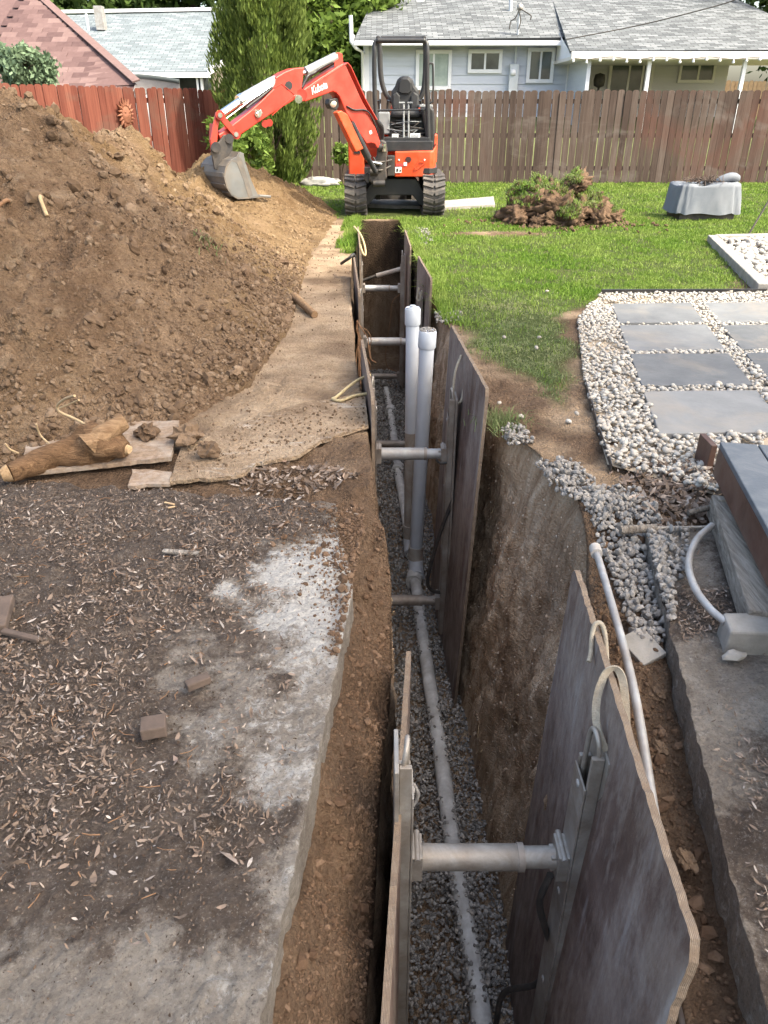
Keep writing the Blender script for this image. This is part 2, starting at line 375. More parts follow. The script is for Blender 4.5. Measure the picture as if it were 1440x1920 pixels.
# leaves on the ground
def leafmat(name, src):
    t = NT(name); r = t.island() if src == 'i' else t.rand()
    c = t.ramp(r, [(0, (.04, .026, .019)), (.42, (.10, .064, .048)), (.66, (.19, .135, .108)), (.86, (.33, .275, .24)), (.98, (.54, .495, .455)), (1, (.32, .13, .05))])
    return t.done(t.mix(t.noise(80, None, 3), c, (.2, .15, .115)), .8, 0, None, .25)
M['leaf'] = leafmat('dry_leaves', 'i'); M['leaf1'] = leafmat('dry_leaf', 'o')
t = NT('mulch'); M['mulch'] = t.done(t.ramp(t.island(), [(0, (.035, .023, .017)), (.6, (.10, .068, .05)), (.9, (.20, .15, .115)), (1, (.34, .28, .235))]), .9, 0, None, .15)
def grassmat(name, stops, trans=.35):
    t = NT(name); c = t.ramp(t.island(), stops)
    c = t.mix(t.ramp(t.noise(.9, None, 5, .6), [(.38, 0.0), (.66, .75)]), c, stops[-1][1])
    t.done(c, .65, 0, None, .25)
    tr = t.n('ShaderNodeBsdfTranslucent'); t.l(c, tr.inputs[0]); mx = t.n('ShaderNodeMixShader'); mx.inputs[0].default_value = trans
    t.l(t.b.outputs[0], mx.inputs[1]); t.l(tr.outputs[0], mx.inputs[2]); t.l(mx.outputs[0], t.out.inputs[0]); return t.m
M['grass'] = grassmat('lawn_grass', [(0, (.06, .125, .012)), (.5, (.115, .215, .024)), (.9, (.185, .295, .04)), (1, (.25, .31, .08))])
M['grass_dull'] = grassmat('trampled_grass', [(0, (.07, .12, .035)), (.5, (.13, .195, .068)), (.85, (.21, .265, .11)), (1, (.33, .315, .18))])
M['fol_arb'] = grassmat('evergreen_foliage', [(0, (.028, .052, .011)), (.4, (.07, .112, .02)), (.85, (.13, .18, .036)), (1, (.175, .23, .055))], .3)
M['fol_tree'] = grassmat('tree_foliage', [(0, (.025, .05, .014)), (.5, (.05, .09, .022)), (1, (.10, .16, .04))], .35)
M['fol_bright'] = grassmat('bright_foliage', [(0, (.05, .085, .015)), (.5, (.10, .16, .028)), (1, (.17, .25, .05))], .35)
M['fol_blue'] = grassmat('spruce_foliage', [(0, (.06, .10, .06)), (.5, (.11, .17, .10)), (1, (.18, .25, .15))], .2)
M['bark'] = plain('bark', (.10, .072, .05), .95, 0, .4, 8, .8, 25)
# wood
def woodmat(name, stops, scale=(30, 30, 1.2), src='rand', rough=.85, bumpk=.5, island=False, world=True):
    t = NT(name); g = t.noise(1.0, t.mapv(t.pos if world else t.obj, scale), 7, .68, .8); big = t.noise(.55, None, 4, .6)
    f = t.math('ADD', t.math('MULTIPLY', g, .55), t.math('ADD', t.math('MULTIPLY', big, .25), t.math('MULTIPLY', t.rand(), .2)))
    return t, t.ramp(f, stops), g
t, c, g = woodmat('fence_boards', [(.28, (.034, .023, .019)), (.42, (.062, .043, .036)), (.55, (.095, .069, .058)), (.72, (.145, .115, .10))])
st = t.ramp(t.noise(.42, None, 5, .6, .8), [(.50, 0.0), (.66, .55)]); c = t.mix(st, c, t.mix(g, (.085, .032, .024), (.16, .07, .05)))
gy = t.ramp(t.noise(.7, t.mapv(t.pos, (1, 1, 2.2)), 6, .65, 1.0), [(.56, 0.0), (.72, .6)]); c = t.mix(gy, c, t.mix(g, (.11, .092, .082), (.20, .176, .162)))
M['fence'] = t.done(c, .88, 0, t.bump(g, .4, .01), .2)
t, c, g = woodmat('stained_fence_boards', [(.28, (.055, .018, .013)), (.42, (.10, .03, .021)), (.55, (.145, .048, .033)), (.75, (.20, .085, .06))])
gy = t.ramp(t.noise(.8, t.mapv(t.pos, (1, 1, 1.6)), 6, .65, 1.0), [(.52, 0.0), (.72, .65)]); c = t.mix(gy, c, t.mix(g, (.06, .037, .03), (.13, .088, .07)))
M['fence_red'] = t.done(c, .85, 0, t.bump(g, .4, .01), .2)
t, c, g = woodmat('weathered_timber', [(.34, (.10, .082, .068)), (.48, (.24, .21, .18)), (.62, (.40, .365, .325))], (55, 5, 55))
M['timber'] = t.done(c, .95, 0, t.bump(g, 1.0, .015), .1)
t, c, g = woodmat('split_wood', [(.3, (.24, .15, .08)), (.5, (.42, .29, .17)), (.7, (.58, .44, .28))], (40, 40, 40))
M['raw_wood'] = t.done(c, .9, 0, t.bump(g, .5, .01), .2)
t, c, g = woodmat('log_bark', [(.36, (.07, .04, .024)), (.5, (.17, .10, .056)), (.62, (.30, .195, .115))], (14, 60, 60))
M['log'] = t.done(c, .95, 0, t.bump(g, .9, .015), .1)
# phenolic plywood of the trench shores
def panelmat(name, mud=.3):
    t = NT(name); s1 = t.noise(1.0, t.mapv(t.obj, (16, 16, 1.6)), 7, .7, .6); s2 = t.noise(2.6, t.obj, 7, .66, .8)
    c = t.ramp(s2, [(.3, (.075, .048, .040)), (.5, (.135, .095, .082)), (.68, (.215, .17, .152))])
    s3 = t.noise(1.0, t.mapv(t.obj, (34, 34, 12)), 10, .8, .3); hz_ = t.noise(1.3, t.mapv(t.obj, (1, 1.6, .9)), 6, .65, .6); c = t.mix(t.ramp(t.math('ADD', t.math('MULTIPLY', s1, .25), t.math('ADD', t.math('MULTIPLY', s3, .35), t.math('MULTIPLY', hz_, .4))), [(.45, 0.0), (.64, .8)]), c, (.37, .325, .29))
    c = t.mix(t.math('MULTIPLY', t.ramp(t.noise(1.5, t.mapv(t.obj, (5, 5, .8)), 8, .7), [(.55, 0.0), (.7, 1.0)]), .45), c, (.46, .455, .46))
    c = t.mix(t.math('MULTIPLY', t.ramp(t.noise(6, t.obj, 8, .7), [(.5, 0.0), (.75, 1.0)]), mud), c, (.19, .13, .09))
    return t.done(c, t.ramp(s1, [(.4, .6), (.7, .85)]), 0, t.bump(t.noise(50, t.obj, 7, .75), .5, .006), .1)
M['panel'] = panelmat('phenolic_plywood')
t = NT('plywood_edge'); w = t.n('ShaderNodeTexWave'); w.bands_direction = 'X'; w.inputs['Scale'].default_value = 95; w.inputs['Distortion'].default_value = 1.5; w.inputs['Detail'].default_value = 3
t.l(t.obj, w.inputs[0]); c = t.ramp(w.outputs['Fac'], [(.2, (.10, .07, .05)), (.6, (.28, .225, .175))])
c = t.mix(t.ramp(t.noise(22, t.obj, 6, .7), [(.36, 0.0), (.58, .92)]), c, (.17, .125, .092)); M['ply_edge'] = t.done(c, .9, 0, t.bump(t.noise(60, t.obj, 6, .7), .8, .01), .2)
t = NT('dirt_covered_board'); db_ = soil_color(t, (.20, .14, .092), (.36, .262, .178), (.50, .385, .275), 3.0); db_ = t.mix(t.ramp(t.noise(2.2, None, 9, .75, .8), [(.47, 0.0), (.60, .75)]), db_, (.16, .105, .068)); db_ = t.mix(t.ramp(t.noise(3.3, t.mapv(t.pos, (1, 2.5, 1)), 9, .78, 1.0), [(.58, 0.0), (.66, .6)]), db_, (.56, .50, .44)); M['dirt_board'] = t.done(db_, .96, 0, soil_bump(t, .6), .08)
t, c, g = woodmat('muddy_plywood', [(.3, (.16, .125, .10)), (.5, (.30, .255, .215)), (.7, (.44, .395, .35))], (3, 30, 30))
c = t.mix(t.ramp(t.noise(7, None, 10, .78, .4), [(.36, 0.0), (.56, .95)]), c, t.ramp(t.noise(40, None, 6, .75), [(.35, (.15, .10, .068)), (.65, (.30, .215, .15))])); M['mud_ply'] = t.done(c, .92, 0, t.bump(t.noise(60, None, 6), .4, .008), .15)
# metals, plastics, paints
M['alu'] = plain('aluminium_rail', (.40, .385, .36), .58, .6, .22, 11, .3, 60, (.19, .145, .11), .95)
M['alu_mud'] = plain('muddy_aluminium', (.36, .33, .30), .6, .55, .2, 8, .25, 50, (.17, .115, .08), .9)
M['steel'] = plain('galvanised_steel', (.40, .40, .40), .58, .45, .2, 12, .25, 60, (.24, .19, .15), .8)
M['pvc'] = plain('grey_pvc', (.47, .50, .55), .45, 0, .06, 5, .06, 40, (.40, .38, .35), .4)
M['pvc_mud'] = plain('muddy_pvc', (.44, .42, .39), .7, 0, .15, 7, .2, 40, (.24, .17, .12), .95)
M['pvc_drain'] = plain('dusty_drain_pipe', (.58, .57, .55), .65, 0, .15, 14, .3, 70, (.22, .19, .165), .75)
M['hose'] = plain('black_hose', (.03, .028, .027), .55, 0, .3, 20, .1, 80, (.12, .095, .075), .5)
M['rope'] = plain('pale_rope', (.34, .30, .24), .95, 0, .2, 60, .9, 260, (.28, .21, .15), .5)
M['rope_y'] = plain('tan_rope', (.46, .37, .21), .95, 0, .2, 60, .9, 260, (.26, .19, .12), .5)
M['orange'] = plain('orange_paint', (.60, .060, .016), .36, 0, .07, 5, .05, 60, (.34, .17, .10), .45, .5)
M['red'] = plain('red_boom_paint', (.42, .030, .018), .36, 0, .08, 5, .05, 60, (.26, .10, .07), .45, .5)
M['black'] = plain('black_steel', (.022, .022, .024), .42, 0, .2, 8, .05, 60, (.10, .085, .07), .35)
M['dark'] = plain('dark_iron', (.045, .042, .042), .5, .3, .3, 9, .2, 50, (.15, .115, .085), .6)
M['grey_panel'] = plain('grey_plastic', (.23, .24, .245), .5, 0, .1, 8, .08, 60, (.3, .27, .23), .3)
M['seat'] = plain('seat_vinyl', (.028, .028, .03), .55, 0, .2, 30, .25, 120)
M['rubber'] = plain('track_rubber', (.045, .044, .045), .75, 0, .25, 9, .3, 50, (.23, .19, .155), .7)
M['chrome'] = plain('chrome_rod', (.75, .76, .78), .15, 1.0, .03, 8, .02, 60)
M['cyl'] = plain('cylinder_grey', (.40, .40, .41), .35, .5, .12, 8, .08, 60, (.3, .25, .2), .4)
M['bucket'] = plain('worn_bucket_steel', (.165, .168, .17), .48, .5, .15, 6, .2, 45, (.22, .17, .125), .6)
M['bucket_dark'] = plain('dirty_bucket_steel', (.10, .098, .098), .55, .3, .3, 7, .25, 45, (.22, .165, .115), .8)
M['decal'] = plain('white_decal', (.72, .72, .72), .5, 0, .08, 30, 0, 60)
M['red_decal'] = plain('red_decal', (.5, .05, .05), .5, 0, .08, 30, 0, 60)
t = NT('lamp_lens'); M['lens'] = t.done((.75, .68, .55), .2)
# buildings
t = NT('blue_siding'); c = t.ramp(t.noise(1.0, t.mapv(t.pos, (.8, .8, 9)), 5), [(.3, (.45, .475, .555)), (.7, (.52, .545, .62))]); M['siding'] = t.done(c, .7, 0, t.bump(t.noise(1.0, t.mapv(t.pos, (2, 2, 40)), 4), .2, .01), .3)
t = NT('pale_siding'); c = t.ramp(t.noise(1.0, t.mapv(t.pos, (.8, .8, 9)), 5), [(.3, (.50, .475, .50)), (.7, (.58, .55, .58))]); M['siding2'] = t.done(c, .7, 0, None, .3)
M['white'] = plain('white_trim', (.68, .68, .72), .5, 0, .06, 3, .05, 30)
M['cream'] = plain('cream_trim', (.64, .60, .58), .5, 0, .06, 3, .05, 30)
t = NT('window_glass'); c = t.ramp(t.noise(1.3, None, 4), [(.35, (.035, .042, .045)), (.65, (.09, .105, .105))]); M['glass'] = t.done(c, .08, 0, None, .6)
t = NT('pale_blind'); M['blind'] = t.done(t.ramp(t.noise(2, None, 4), [(.35, (.22, .27, .25)), (.65, (.36, .41, .38))]), .25, 0, None, .5)
def roofmat(name, stops, bw=.32, rh=.145):
    t = NT(name); br = t.n('ShaderNodeTexBrick'); t.l(t.tc.outputs['UV'], br.inputs['Vector'])
    br.inputs['Scale'].default_value = 1.0; br.inputs['Brick Width'].default_value = bw; br.inputs['Row Height'].default_value = rh; br.inputs['Mortar Size'].default_value = .008
    br.inputs['Color1'].default_value = (0, 0, 0, 1); br.inputs['Color2'].default_value = (1, 1, 1, 1); br.inputs['Mortar'].default_value = (.0, .0, .0, 1); br.inputs['Bias'].default_value = 0; br.offset_frequency = 2; br.squash = 1.0
    f = t.math('ADD', t.math('MULTIPLY', br.outputs['Color'], .5), t.math('MULTIPLY', t.noise(14, None, 4, .7), .5))
    c = t.ramp(f, stops); c = t.mix(br.outputs['Fac'], c, tuple(x * .45 for x in stops[0][1]))
    return t.done(c, .9, 0, t.bump(t.math('SUBTRACT', 1.0, br.outputs['Fac']), .6, .02), .15)
M['roof_grey'] = roofmat('grey_shingles', [(.2, (.065, .07, .075)), (.5, (.12, .128, .135)), (.8, (.20, .21, .22))])
M['roof_pale'] = roofmat('pale_shingles', [(.2, (.11, .13, .145)), (.5, (.16, .185, .20)), (.8, (.21, .24, .26))])
t = NT('red_shingle'); c = t.ramp(t.math('ADD', t.math('MULTIPLY', t.rand(), .6), t.math('MULTIPLY', t.noise(9, None, 5), .4)), [(.15, (.075, .045, .045)), (.5, (.125, .078, .075)), (.85, (.185, .125, .118))]); M['red_shingle'] = t.done(c, .9, 0, t.bump(t.noise(70, None, 4), .4, .008), .15)
t = NT('tan_brick'); br = t.n('ShaderNodeTexBrick'); t.l(t.mapv(t.pos, 1.0), br.inputs['Vector']); M['stone_wall'] = t.done(t.ramp(t.noise(9, None, 5), [(.3, (.14, .11, .08)), (.7, (.36, .31, .25))]), .9)
M['terracotta'] = plain('terracotta', (.19, .075, .042), .8, 0, .15, 14, .2, 60, (.22, .10, .06), .4)
M['cover'] = plain('grey_cover_fabric', (.15, .165, .19), .8, 0, .1, 5, .2, 40, (.24, .24, .25), .4)
M['deck'] = plain('dark_composite_deck', (.085, .098, .115), .7, 0, .12, 9, .25, 90, (.24, .24, .245), .5)
M['deck_brown'] = plain('brown_fascia', (.075, .035, .025), .6, 0, .25, 8, .2, 50, (.2, .15, .12), .4)
t = NT('slate_paver'); r = t.rand(); c = t.ramp(t.math('ADD', t.math('MULTIPLY', r, .45), t.math('MULTIPLY', t.noise(5, None, 7, .68), .55)), [(.28, (.10, .104, .110)), (.5, (.148, .152, .157)), (.72, (.205, .207, .208))])
c = t.mix(t.math('MULTIPLY', t.ramp(t.noise(2.1, None, 8, .68, .6), [(.5, 0.0), (.72, 1.0)]), .42), c, (.30, .245, .185)); M['paver'] = t.done(c, .82, 0, t.bump(t.noise(40, None, 7, .72), .35, .006), .25)
M['canopy'] = plain('dark_rim', (.05, .06, .06), .6); M['canopy2'] = plain('grey_mesh', (.30, .29, .28), .8)
M['root'] = plain('pale_root', (.40, .29, .17), .9, 0, .25, 30, .4, 120)
M['root_d'] = plain('brown_root', (.20, .11, .06), .9, 0, .3, 30, .4, 120)
M['block'] = plain('old_wood_block', (.095, .068, .054), .9, 0, .3, 14, .5, 50)
M['boulder'] = plain('pale_boulder', (.30, .295, .285), .9, 0, .2, 5, .5, 20)
M['soil_dark'] = plain('dark_sod_soil', (.095, .06, .04), .97, 0, .4, 9, .9, 45, (.21, .14, .09), .5, .1)

# ---------------------------------------------------------------- the yard: one sheet swept along the trench
TY = [-1.5, .3, .8, 1.6, 2.05, 2.5, 2.85, 3.2, 3.6, 4.0, 4.8, 6.8, 9.0, 11.6, 12.2]
XLT = [-.08, -.06, -.045, -.005, .03, .03, -.02, -.06, -.09, -.12, -.19, -.30, -.37, -.37, -.36]
XRT = [.62, .60, .60, .65, .70, .80, .82, .74, .62, .57, .52, .44, .36, .26, .25]
XLB = [-.04, -.03, -.02, .01, .03, .04, .02, -.01, -.05, -.08, -.15, -.26, -.33, -.33, -.32]
XRB = [.57, .57, .57, .565, .56, .52, .50, .49, .48, .47, .45, .38, .31, .22, .22]
def xl(y): return np.interp(y, TY, XLT)
def xr(y): return np.interp(y, TY, XRT)
FLOOR_Z = -1.82
def zbot(y): return FLOOR_Z * (1 - sstep(11.1, 11.85, y)) + .0
def slab_edge(y): return -.221 + (np.asarray(y) - .73) * .0817
def rslab_edge(y): return .70 + (np.asarray(y) - .747) * .184
PEB = [(1.03, 3.10), (1.20, 4.27), (1.5, 5.75), (1.90, 6.63), (3.36, 6.66), (3.5, 6.0), (3.5, 2.75), (1.46, 2.75)]
LAWN = [(.36, 8.5), (.40, 7.0), (.47, 5.8), (.58, 4.6), (.78, 4.2), (.90, 3.75), (1.06, 3.66), (1.2, 4.27), (1.5, 5.78), (1.92, 6.68), (3.35, 6.70), (4.17, 9.85), (5.06, 10.4), (12, 13), (12, 18.6), (-4.2, 18.6), (-1.0, 12.6), (-.72, 11.9), (.25, 11.75), (.27, 11.0)]
def surf_z(x, y):
    """height of the loose surface beside the trench"""
    x = np.asarray(x, float); y = np.asarray(y, float)
    lip = -.34 + .24 * sstep(2.2, 2.75, y) + .09 * sstep(2.8, 3.3, y)
    se = slab_edge(np.minimum(y, 2.7))
    k = np.clip((x - se) / np.maximum(xl(y) - se, .03), 0, 1)
    zl = (-.14 + .14 * sstep(2.55, 2.95, y)) * (1 - k) + lip * k
    re = rslab_edge(np.minimum(y, 2.6))
    zr = np.where(x < re, -.09, -.12) * (1 - sstep(2.3, 2.75, y)) - .05 * sstep(1.9, 1.1, y) * (x < re)
    z = np.where(x < .3, zl, zr)
    rough = np.where(y > 4.4, .35, 1.0) * np.where(y > 12, .3, 1)
    z = z + rough * (.018 * fbm(x * 6, y * 6, None, 3, 3) + .016 * (clumps(x * 13, y * 13, 5) - .35) + .007 * (clumps(x * 34, y * 34, 6) - .35))
    led = (x < xl(y) + .02) & (x > se - .05) & (y < 2.9); z = z + np.where(led, .055 * fbm(x * 4.2, y * 4.2, None, 3, 8) + .02 * (clumps(x * 8, y * 8, 9) - .3), 0)
    return z
ys = np.concatenate([np.arange(-1.5, .4, .12), np.arange(.4, 3.2, .018), np.arange(3.2, 5.2, .028), np.arange(5.2, 12.3, .055), np.arange(12.3, 18.9, .22), [19.0]])
def growth(a, b, n): return a + (b - a) * (np.linspace(0, 1, n) ** 2.2)
dl = np.concatenate([np.linspace(0, .75, 44), growth(.75, 9.5, 34)[1:]])[::-1]
dr = np.concatenate([np.linspace(0, 1.0, 56), growth(1.0, 11, 40)[1:]])
nw = 78; sw = np.linspace(0, 1, nw + 2)[1:-1]; bb = np.linspace(0, 1, 15)
rowsV = []; wallm = []
for y in ys:
    a, b = xl(y), xr(y); zb = float(zbot(y)); dep = min(1.0, -zb / 1.0)
    zl_ = float(surf_z(a, y)); zr_ = float(surf_z(b, y))
    x1 = a - dl; z1 = surf_z(x1, np.full_like(x1, y)) if dep > 0 else surf_z(x1, np.full_like(x1, y))
    xb0, xb1 = np.interp(y, TY, XLB), np.interp(y, TY, XRB)
    if dep < .02: zb = min(zl_, zr_) - .001
    xw1 = a + (xb0 - a) * sw; zw1 = zl_ + (zb - zl_) * sw
    xw2 = xb1 + (b - xb1) * sw ** 1.25; zw2 = zb + (zr_ - zb) * sw
    xbt = xb0 + (xb1 - xb0) * bb; zbt = np.full_like(bb, zb)
    x2 = b + dr; z2 = surf_z(x2, np.full_like(x2, y))
    yy = lambda q: np.full_like(q, y)
    # soil walls: rough, with excavator tooth grooves
    d1 = (.030 * fbm(yy(zw1) * 2.6, zw1 * 2.6, None, 4, 11) + .010 * fbm(yy(zw1) * 17, zw1 * 9, None, 3, 12) + .006 * (clumps(yy(zw1) * 30, zw1 * 30, 13) - .3)) * dep
    d2 = (.055 * fbm(yy(zw2) * 2.2, zw2 * 1.5, None, 4, 21) + .024 * fbm(yy(zw2) * 11 + zw2 * 2.5, zw2 * 1.1, None, 3, 22) + .012 * np.abs(fbm(yy(zw2) * 19 + zw2 * 3.5, zw2 * .9, None, 2, 25)) + .012 * fbm(yy(zw2) * 30, zw2 * 22, None, 3, 23) + .012 * (clumps(yy(zw2) * 9, zw2 * 7, 24) - .3)) * dep
    xw1 = xw1 + d1 * np.sin(np.pi * sw) ** .5 - .03 * np.exp(-sw / .035) * dep
    xw2 = xw2 + d2 * np.sin(np.pi * sw) ** .5 + .03 * np.exp(-(1 - sw) / .035) * dep
    ends = sstep(9.9, 11.6, y) * (1 - sstep(11.6, 11.9, y))
    zbt = zbt + .05 * ends * fbm(xbt * 6, yy(xbt) * 5, None, 4, 31)
    X = np.concatenate([x1, xw1, xbt, xw2, x2]); Z = np.concatenate([z1, zw1, zbt, zw2, z2])
    rowsV.append(np.stack([X, np.full_like(X, y), Z], 1))
    wm = np.concatenate([np.zeros_like(x1), np.ones_like(xw1), np.ones_like(xbt), np.ones_like(xw2), np.zeros_like(x2)]) * (1 if dep > .02 else 0); wallm.append(wm)
nu = rowsV[0].shape[0]; GV = np.concatenate(rowsV); WM = np.concatenate(wallm)
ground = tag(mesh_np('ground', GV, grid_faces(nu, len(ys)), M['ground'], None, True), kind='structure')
gx, gy, gz = GV.T
n1 = fbm(gx * 3, gy * 3, None, 4, 51)
def lawn_mask(x, y):
    n = fbm(np.asarray(x) * 2.2, np.asarray(y) * 2.2, None, 4, 77)
    inside = in_poly(x, y, LAWN); d = dist_poly(x, y, LAWN, True)
    m = np.where(inside, sstep(0, .16, d + .10 * n), 0)
    patch = np.exp(-(((x - 1.35) / .75) ** 2 + ((y - 10.35) / .22) ** 2)); m = m * (1 - np.clip(patch * 1.7 - .15 + n * .3, 0, 1))
    near = sstep(5.0, 3.8, y) * np.clip(.35 + .9 * n, 0, 1); m = m * (1 - .6 * near)
    lf = ((x < xl(y) + .02) & (x > xl(y) - .22) & (y > 9.2) & (y < 12.4)); return np.where(lf, np.clip(.75 + n, 0, 1), m)
set_attr(ground, 'lawn', lawn_mask(gx, gy) * (1 - WM))
set_attr(ground, 'wall', WM * np.clip(.92 + .4 * n1, 0, 1) * np.where(gx < .28, .6, 1.0))
set_attr(ground, 'topsoil_shade', WM * np.clip(.45 + .55 * sstep(-1.3, -.5, gz + .2 * n1), 0, 1) * np.maximum(sstep(6.5, 8.5, gy), sstep(9.6, 9.9, gy)))
path = np.where((gx < .1) & (gy > 3.0), sstep(3.0, 3.9, gy + .25 * n1), 0) * np.clip(.75 + .6 * n1, 0, 1)
rp = np.where((gx > .5) & (gy > 2.6) & (gy < 12), np.clip(.25 + .7 * n1, 0, .7), 0)
set_attr(ground, 'sand', np.maximum(path, rp) * (1 - WM))
# the land beyond, out to the horizon
fv = []; R0 = [(-9.6, -1.5), (11.3, -1.5), (11.3, 19.0), (-9.6, 19.0)]; R1 = [(-260, -200), (260, -200), (260, 320), (-260, 320)]
fo = MB(); fo.add([(x, y, -.03) for x, y in R0] + [(x, y, -.03) for x, y in R1], [(i, (i + 1) % 4, (i + 1) % 4 + 4, i + 4) for i in range(4)])
tag(fix_normals(fo.build('far_ground', M['field'])), kind='structure')

# ---------------------------------------------------------------- concrete slabs in the foreground
DIRT_EDGE = [P(a_, b_)[:2] for a_, b_ in [(640, 930), (612, 985), (575, 1035), (470, 1085), (415, 1180), (400, 1290), (440, 1390), (500, 1450), (465, 1580), (390, 1660), (290, 1700), (180, 1750), (90, 1790), (-200, 1830)]] + [(-4, .6), (-4, 4), (-.2, 4)]
def slab_dirt(x, y):                                   # where litter and mud lie on the left slab
    n = fbm(x * 3.1, y * 3.1, None, 4, 91); d = dist_poly(x, y, DIRT_EDGE, True); d = np.where(in_poly(x, y, DIRT_EDGE), d, -d)
    return sstep(-.20, .20, d + .16 * n + .10 * fbm(x * 11, y * 11, None, 3, 92))
def slab_h(x, y):
    n = fbm(x * 5, y * 5, None, 4, 93); d = slab_dirt(x, y)
    flake = np.clip(fbm(x * 9, y * 9, None, 3, 95) * 2.2, -.5, .5)
    ridge = np.clip(1 - np.abs(fbm(x * 6.5, y * 6.5, None, 4, 197)) * 2.4, 0, 1) ** 2 * sstep(1.5, .8, y)
    return .006 * n + .010 * ridge * (1 - .6 * d) + d * (.010 + .012 * fbm(x * 16, y * 16, None, 4, 94)) + (1 - d) * (.006 * flake + .004 * clumps(x * 28, y * 28, 96)) + .004 * clumps(x * 60, y * 60, 97)
sx = np.concatenate([np.linspace(-3.2, -1.25, 50), np.linspace(-1.25, 0, 150)[1:]]); sy = np.concatenate([np.linspace(-.6, .5, 20), np.linspace(.5, 1, 240 // 2)[1:]])
far_e = lambda x: 2.73 - .14 * (x + .25)
UU, VV = np.meshgrid(np.linspace(0, 1, 260), np.concatenate([np.linspace(0, .28, 16), np.linspace(.28, 1, 260)[1:]]))
SXR = slab_edge(-.6 + VV * 3.35); corner = sstep(.80, 1.0, VV) * .14
SX = -3.1 + (SXR - corner - (-3.1)) * (UU ** .62); SY = -.6 + VV * (far_e(SX) + .6)
SX = SX + (UU > .995) * np.minimum(.0035 * fbm(SY * 30, SY * 0, None, 3, 98), .0005)
SZ = slab_h(SX, SY); SZ = SZ - .004 * sstep(.006, 0, SXR - corner - SX)
nU, nV = SX.shape[1], SX.shape[0]
Vs = np.stack([SX, SY, SZ], -1).reshape(-1, 3); Fs = grid_faces(nU, nV)
# skirt: right face (rough), far face
def skirt(idx, drop, n=7):
    global Vs, Fs
    prev = len(Vs) + np.arange(len(idx)); Vs = np.concatenate([Vs, Vs[idx]])
    for k in range(1, n + 1):
        p = Vs[idx].copy(); p[:, 2] = p[:, 2] * (1 - k / n) - drop * k / n; p[:, 0] += .002 * fbm(p[:, 1] * 40, p[:, 2] * 40, None, 3, 99)
        new = len(Vs) + np.arange(len(idx)); Vs = np.concatenate([Vs, p])
        Fs = np.concatenate([Fs, np.stack([prev[:-1], new[:-1], new[1:], prev[1:]], 1)]); prev = new
skirt(np.arange(nV) * nU + nU - 1, .13); skirt((nV - 1) * nU + np.arange(nU), .12)
slab = tag(mesh_np('concrete_slab', Vs, Fs, M['slab'], None, True), kind='structure')
x_, y_ = Vs[:, 0], Vs[:, 1]; top = np.arange(len(Vs)) < nU * nV
dd = slab_dirt(x_, y_); set_attr(slab, 'dirt', np.where(top, np.clip(dd + .25 * sstep(.0, .5, fbm(x_ * 4, y_ * 4, None, 4, 71)), 0, 1), .06))
set_attr(slab, 'lime', np.where(top, np.clip((1 - dd) * (.36 + .16 * sstep(.30, .05, slab_edge(y_) - x_) + .55 * np.exp(-(((x_ + .30) / .22) ** 2 + ((y_ - 2.05) / .38) ** 2)) + .25 * fbm(x_ * 2.3, y_ * 2.3, None, 3, 72)), 0, .95), .3))
# right slab, carrying the posts
def rslab_h(x, y): return -.004 + .010 * fbm(x * 7, y * 7, None, 4, 103) + .006 * clumps(x * 30, y * 30, 104)
UU, VV = np.meshgrid(np.linspace(0, 1, 130), np.linspace(0, 1, 240)); RY = -.6 + VV * 3.12; RE = rslab_edge(RY) + .0045 * fbm(RY * 24, RY * 0, None, 4, 105)
RX = RE + (3.4 - RE) * UU ** 1.5; RZ = rslab_h(RX, RY); nU, nV = RX.shape[1], RX.shape[0]
Vs = np.stack([RX, RY, RZ], -1).reshape(-1, 3); Fs = grid_faces(nU, nV)
skirt(np.arange(nV) * nU, .16); skirt((nV - 1) * nU + np.arange(nU), .12)
rslab = tag(fix_normals(mesh_np('concrete_footing_slab', Vs, Fs, M['slab'], None, True)), kind='structure')
x_, y_ = Vs[:, 0], Vs[:, 1]; top = np.arange(len(Vs)) < nU * nV
set_attr(rslab, 'dirt', np.where(top, np.clip(.40 + .9 * fbm(x_ * 3, y_ * 3, None, 4, 106), .1, .85), .08)); set_attr(rslab, 'lime', np.where(top, .25, .35))

# ---------------------------------------------------------------- leaves lying on the slabs
LV = np.array([(-1, 0, .10), (-.45, .23, .0), (.25, .27, -.03), (1, 0, .12), (.25, -.27, .06), (-.45, -.23, .08)]); LF = np.array([(0, 1, 5), (1, 2, 4), (1, 4, 5), (2, 3, 4)])
def leaf_mesh(name, pos, size, m, parent=None, tilt=.35, wid=1.0):
    n = len(pos); V = np.repeat(LV[None], n, 0) * np.array([1, wid, 1])
    V = V * (np.array([1, 1, 1])[None, None] * rng.uniform(.7, 1.25, (n, 1, 3))); V[:, :, 2] *= rng.uniform(-2.5, 4.5, (n, 1))
    a = rng.uniform(0, 6.283, n); q = np.stack([np.cos(a / 2), rng.normal(0, tilt, n) * .5, rng.normal(0, tilt, n) * .5, np.sin(a / 2)], 1); q /= np.linalg.norm(q, axis=1)[:, None]
    w, x, y, z = q.T
    Rm = np.stack([np.stack([1 - 2 * (y * y + z * z), 2 * (x * y - z * w), 2 * (x * z + y * w)], 1), np.stack([2 * (x * y + z * w), 1 - 2 * (x * x + z * z), 2 * (y * z - x * w)], 1), np.stack([2 * (x * z - y * w), 2 * (y * z + x * w), 1 - 2 * (x * x + y * y)], 1)], 1)
    V = np.einsum('nij,nkj->nki', Rm, V * np.asarray(size)[:, None, None]) + np.asarray(pos)[:, None]
    return mesh_np(name, V.reshape(-1, 3), (LF[None] + (np.arange(n) * 6)[:, None, None]).reshape(-1, 3), m, parent, False)
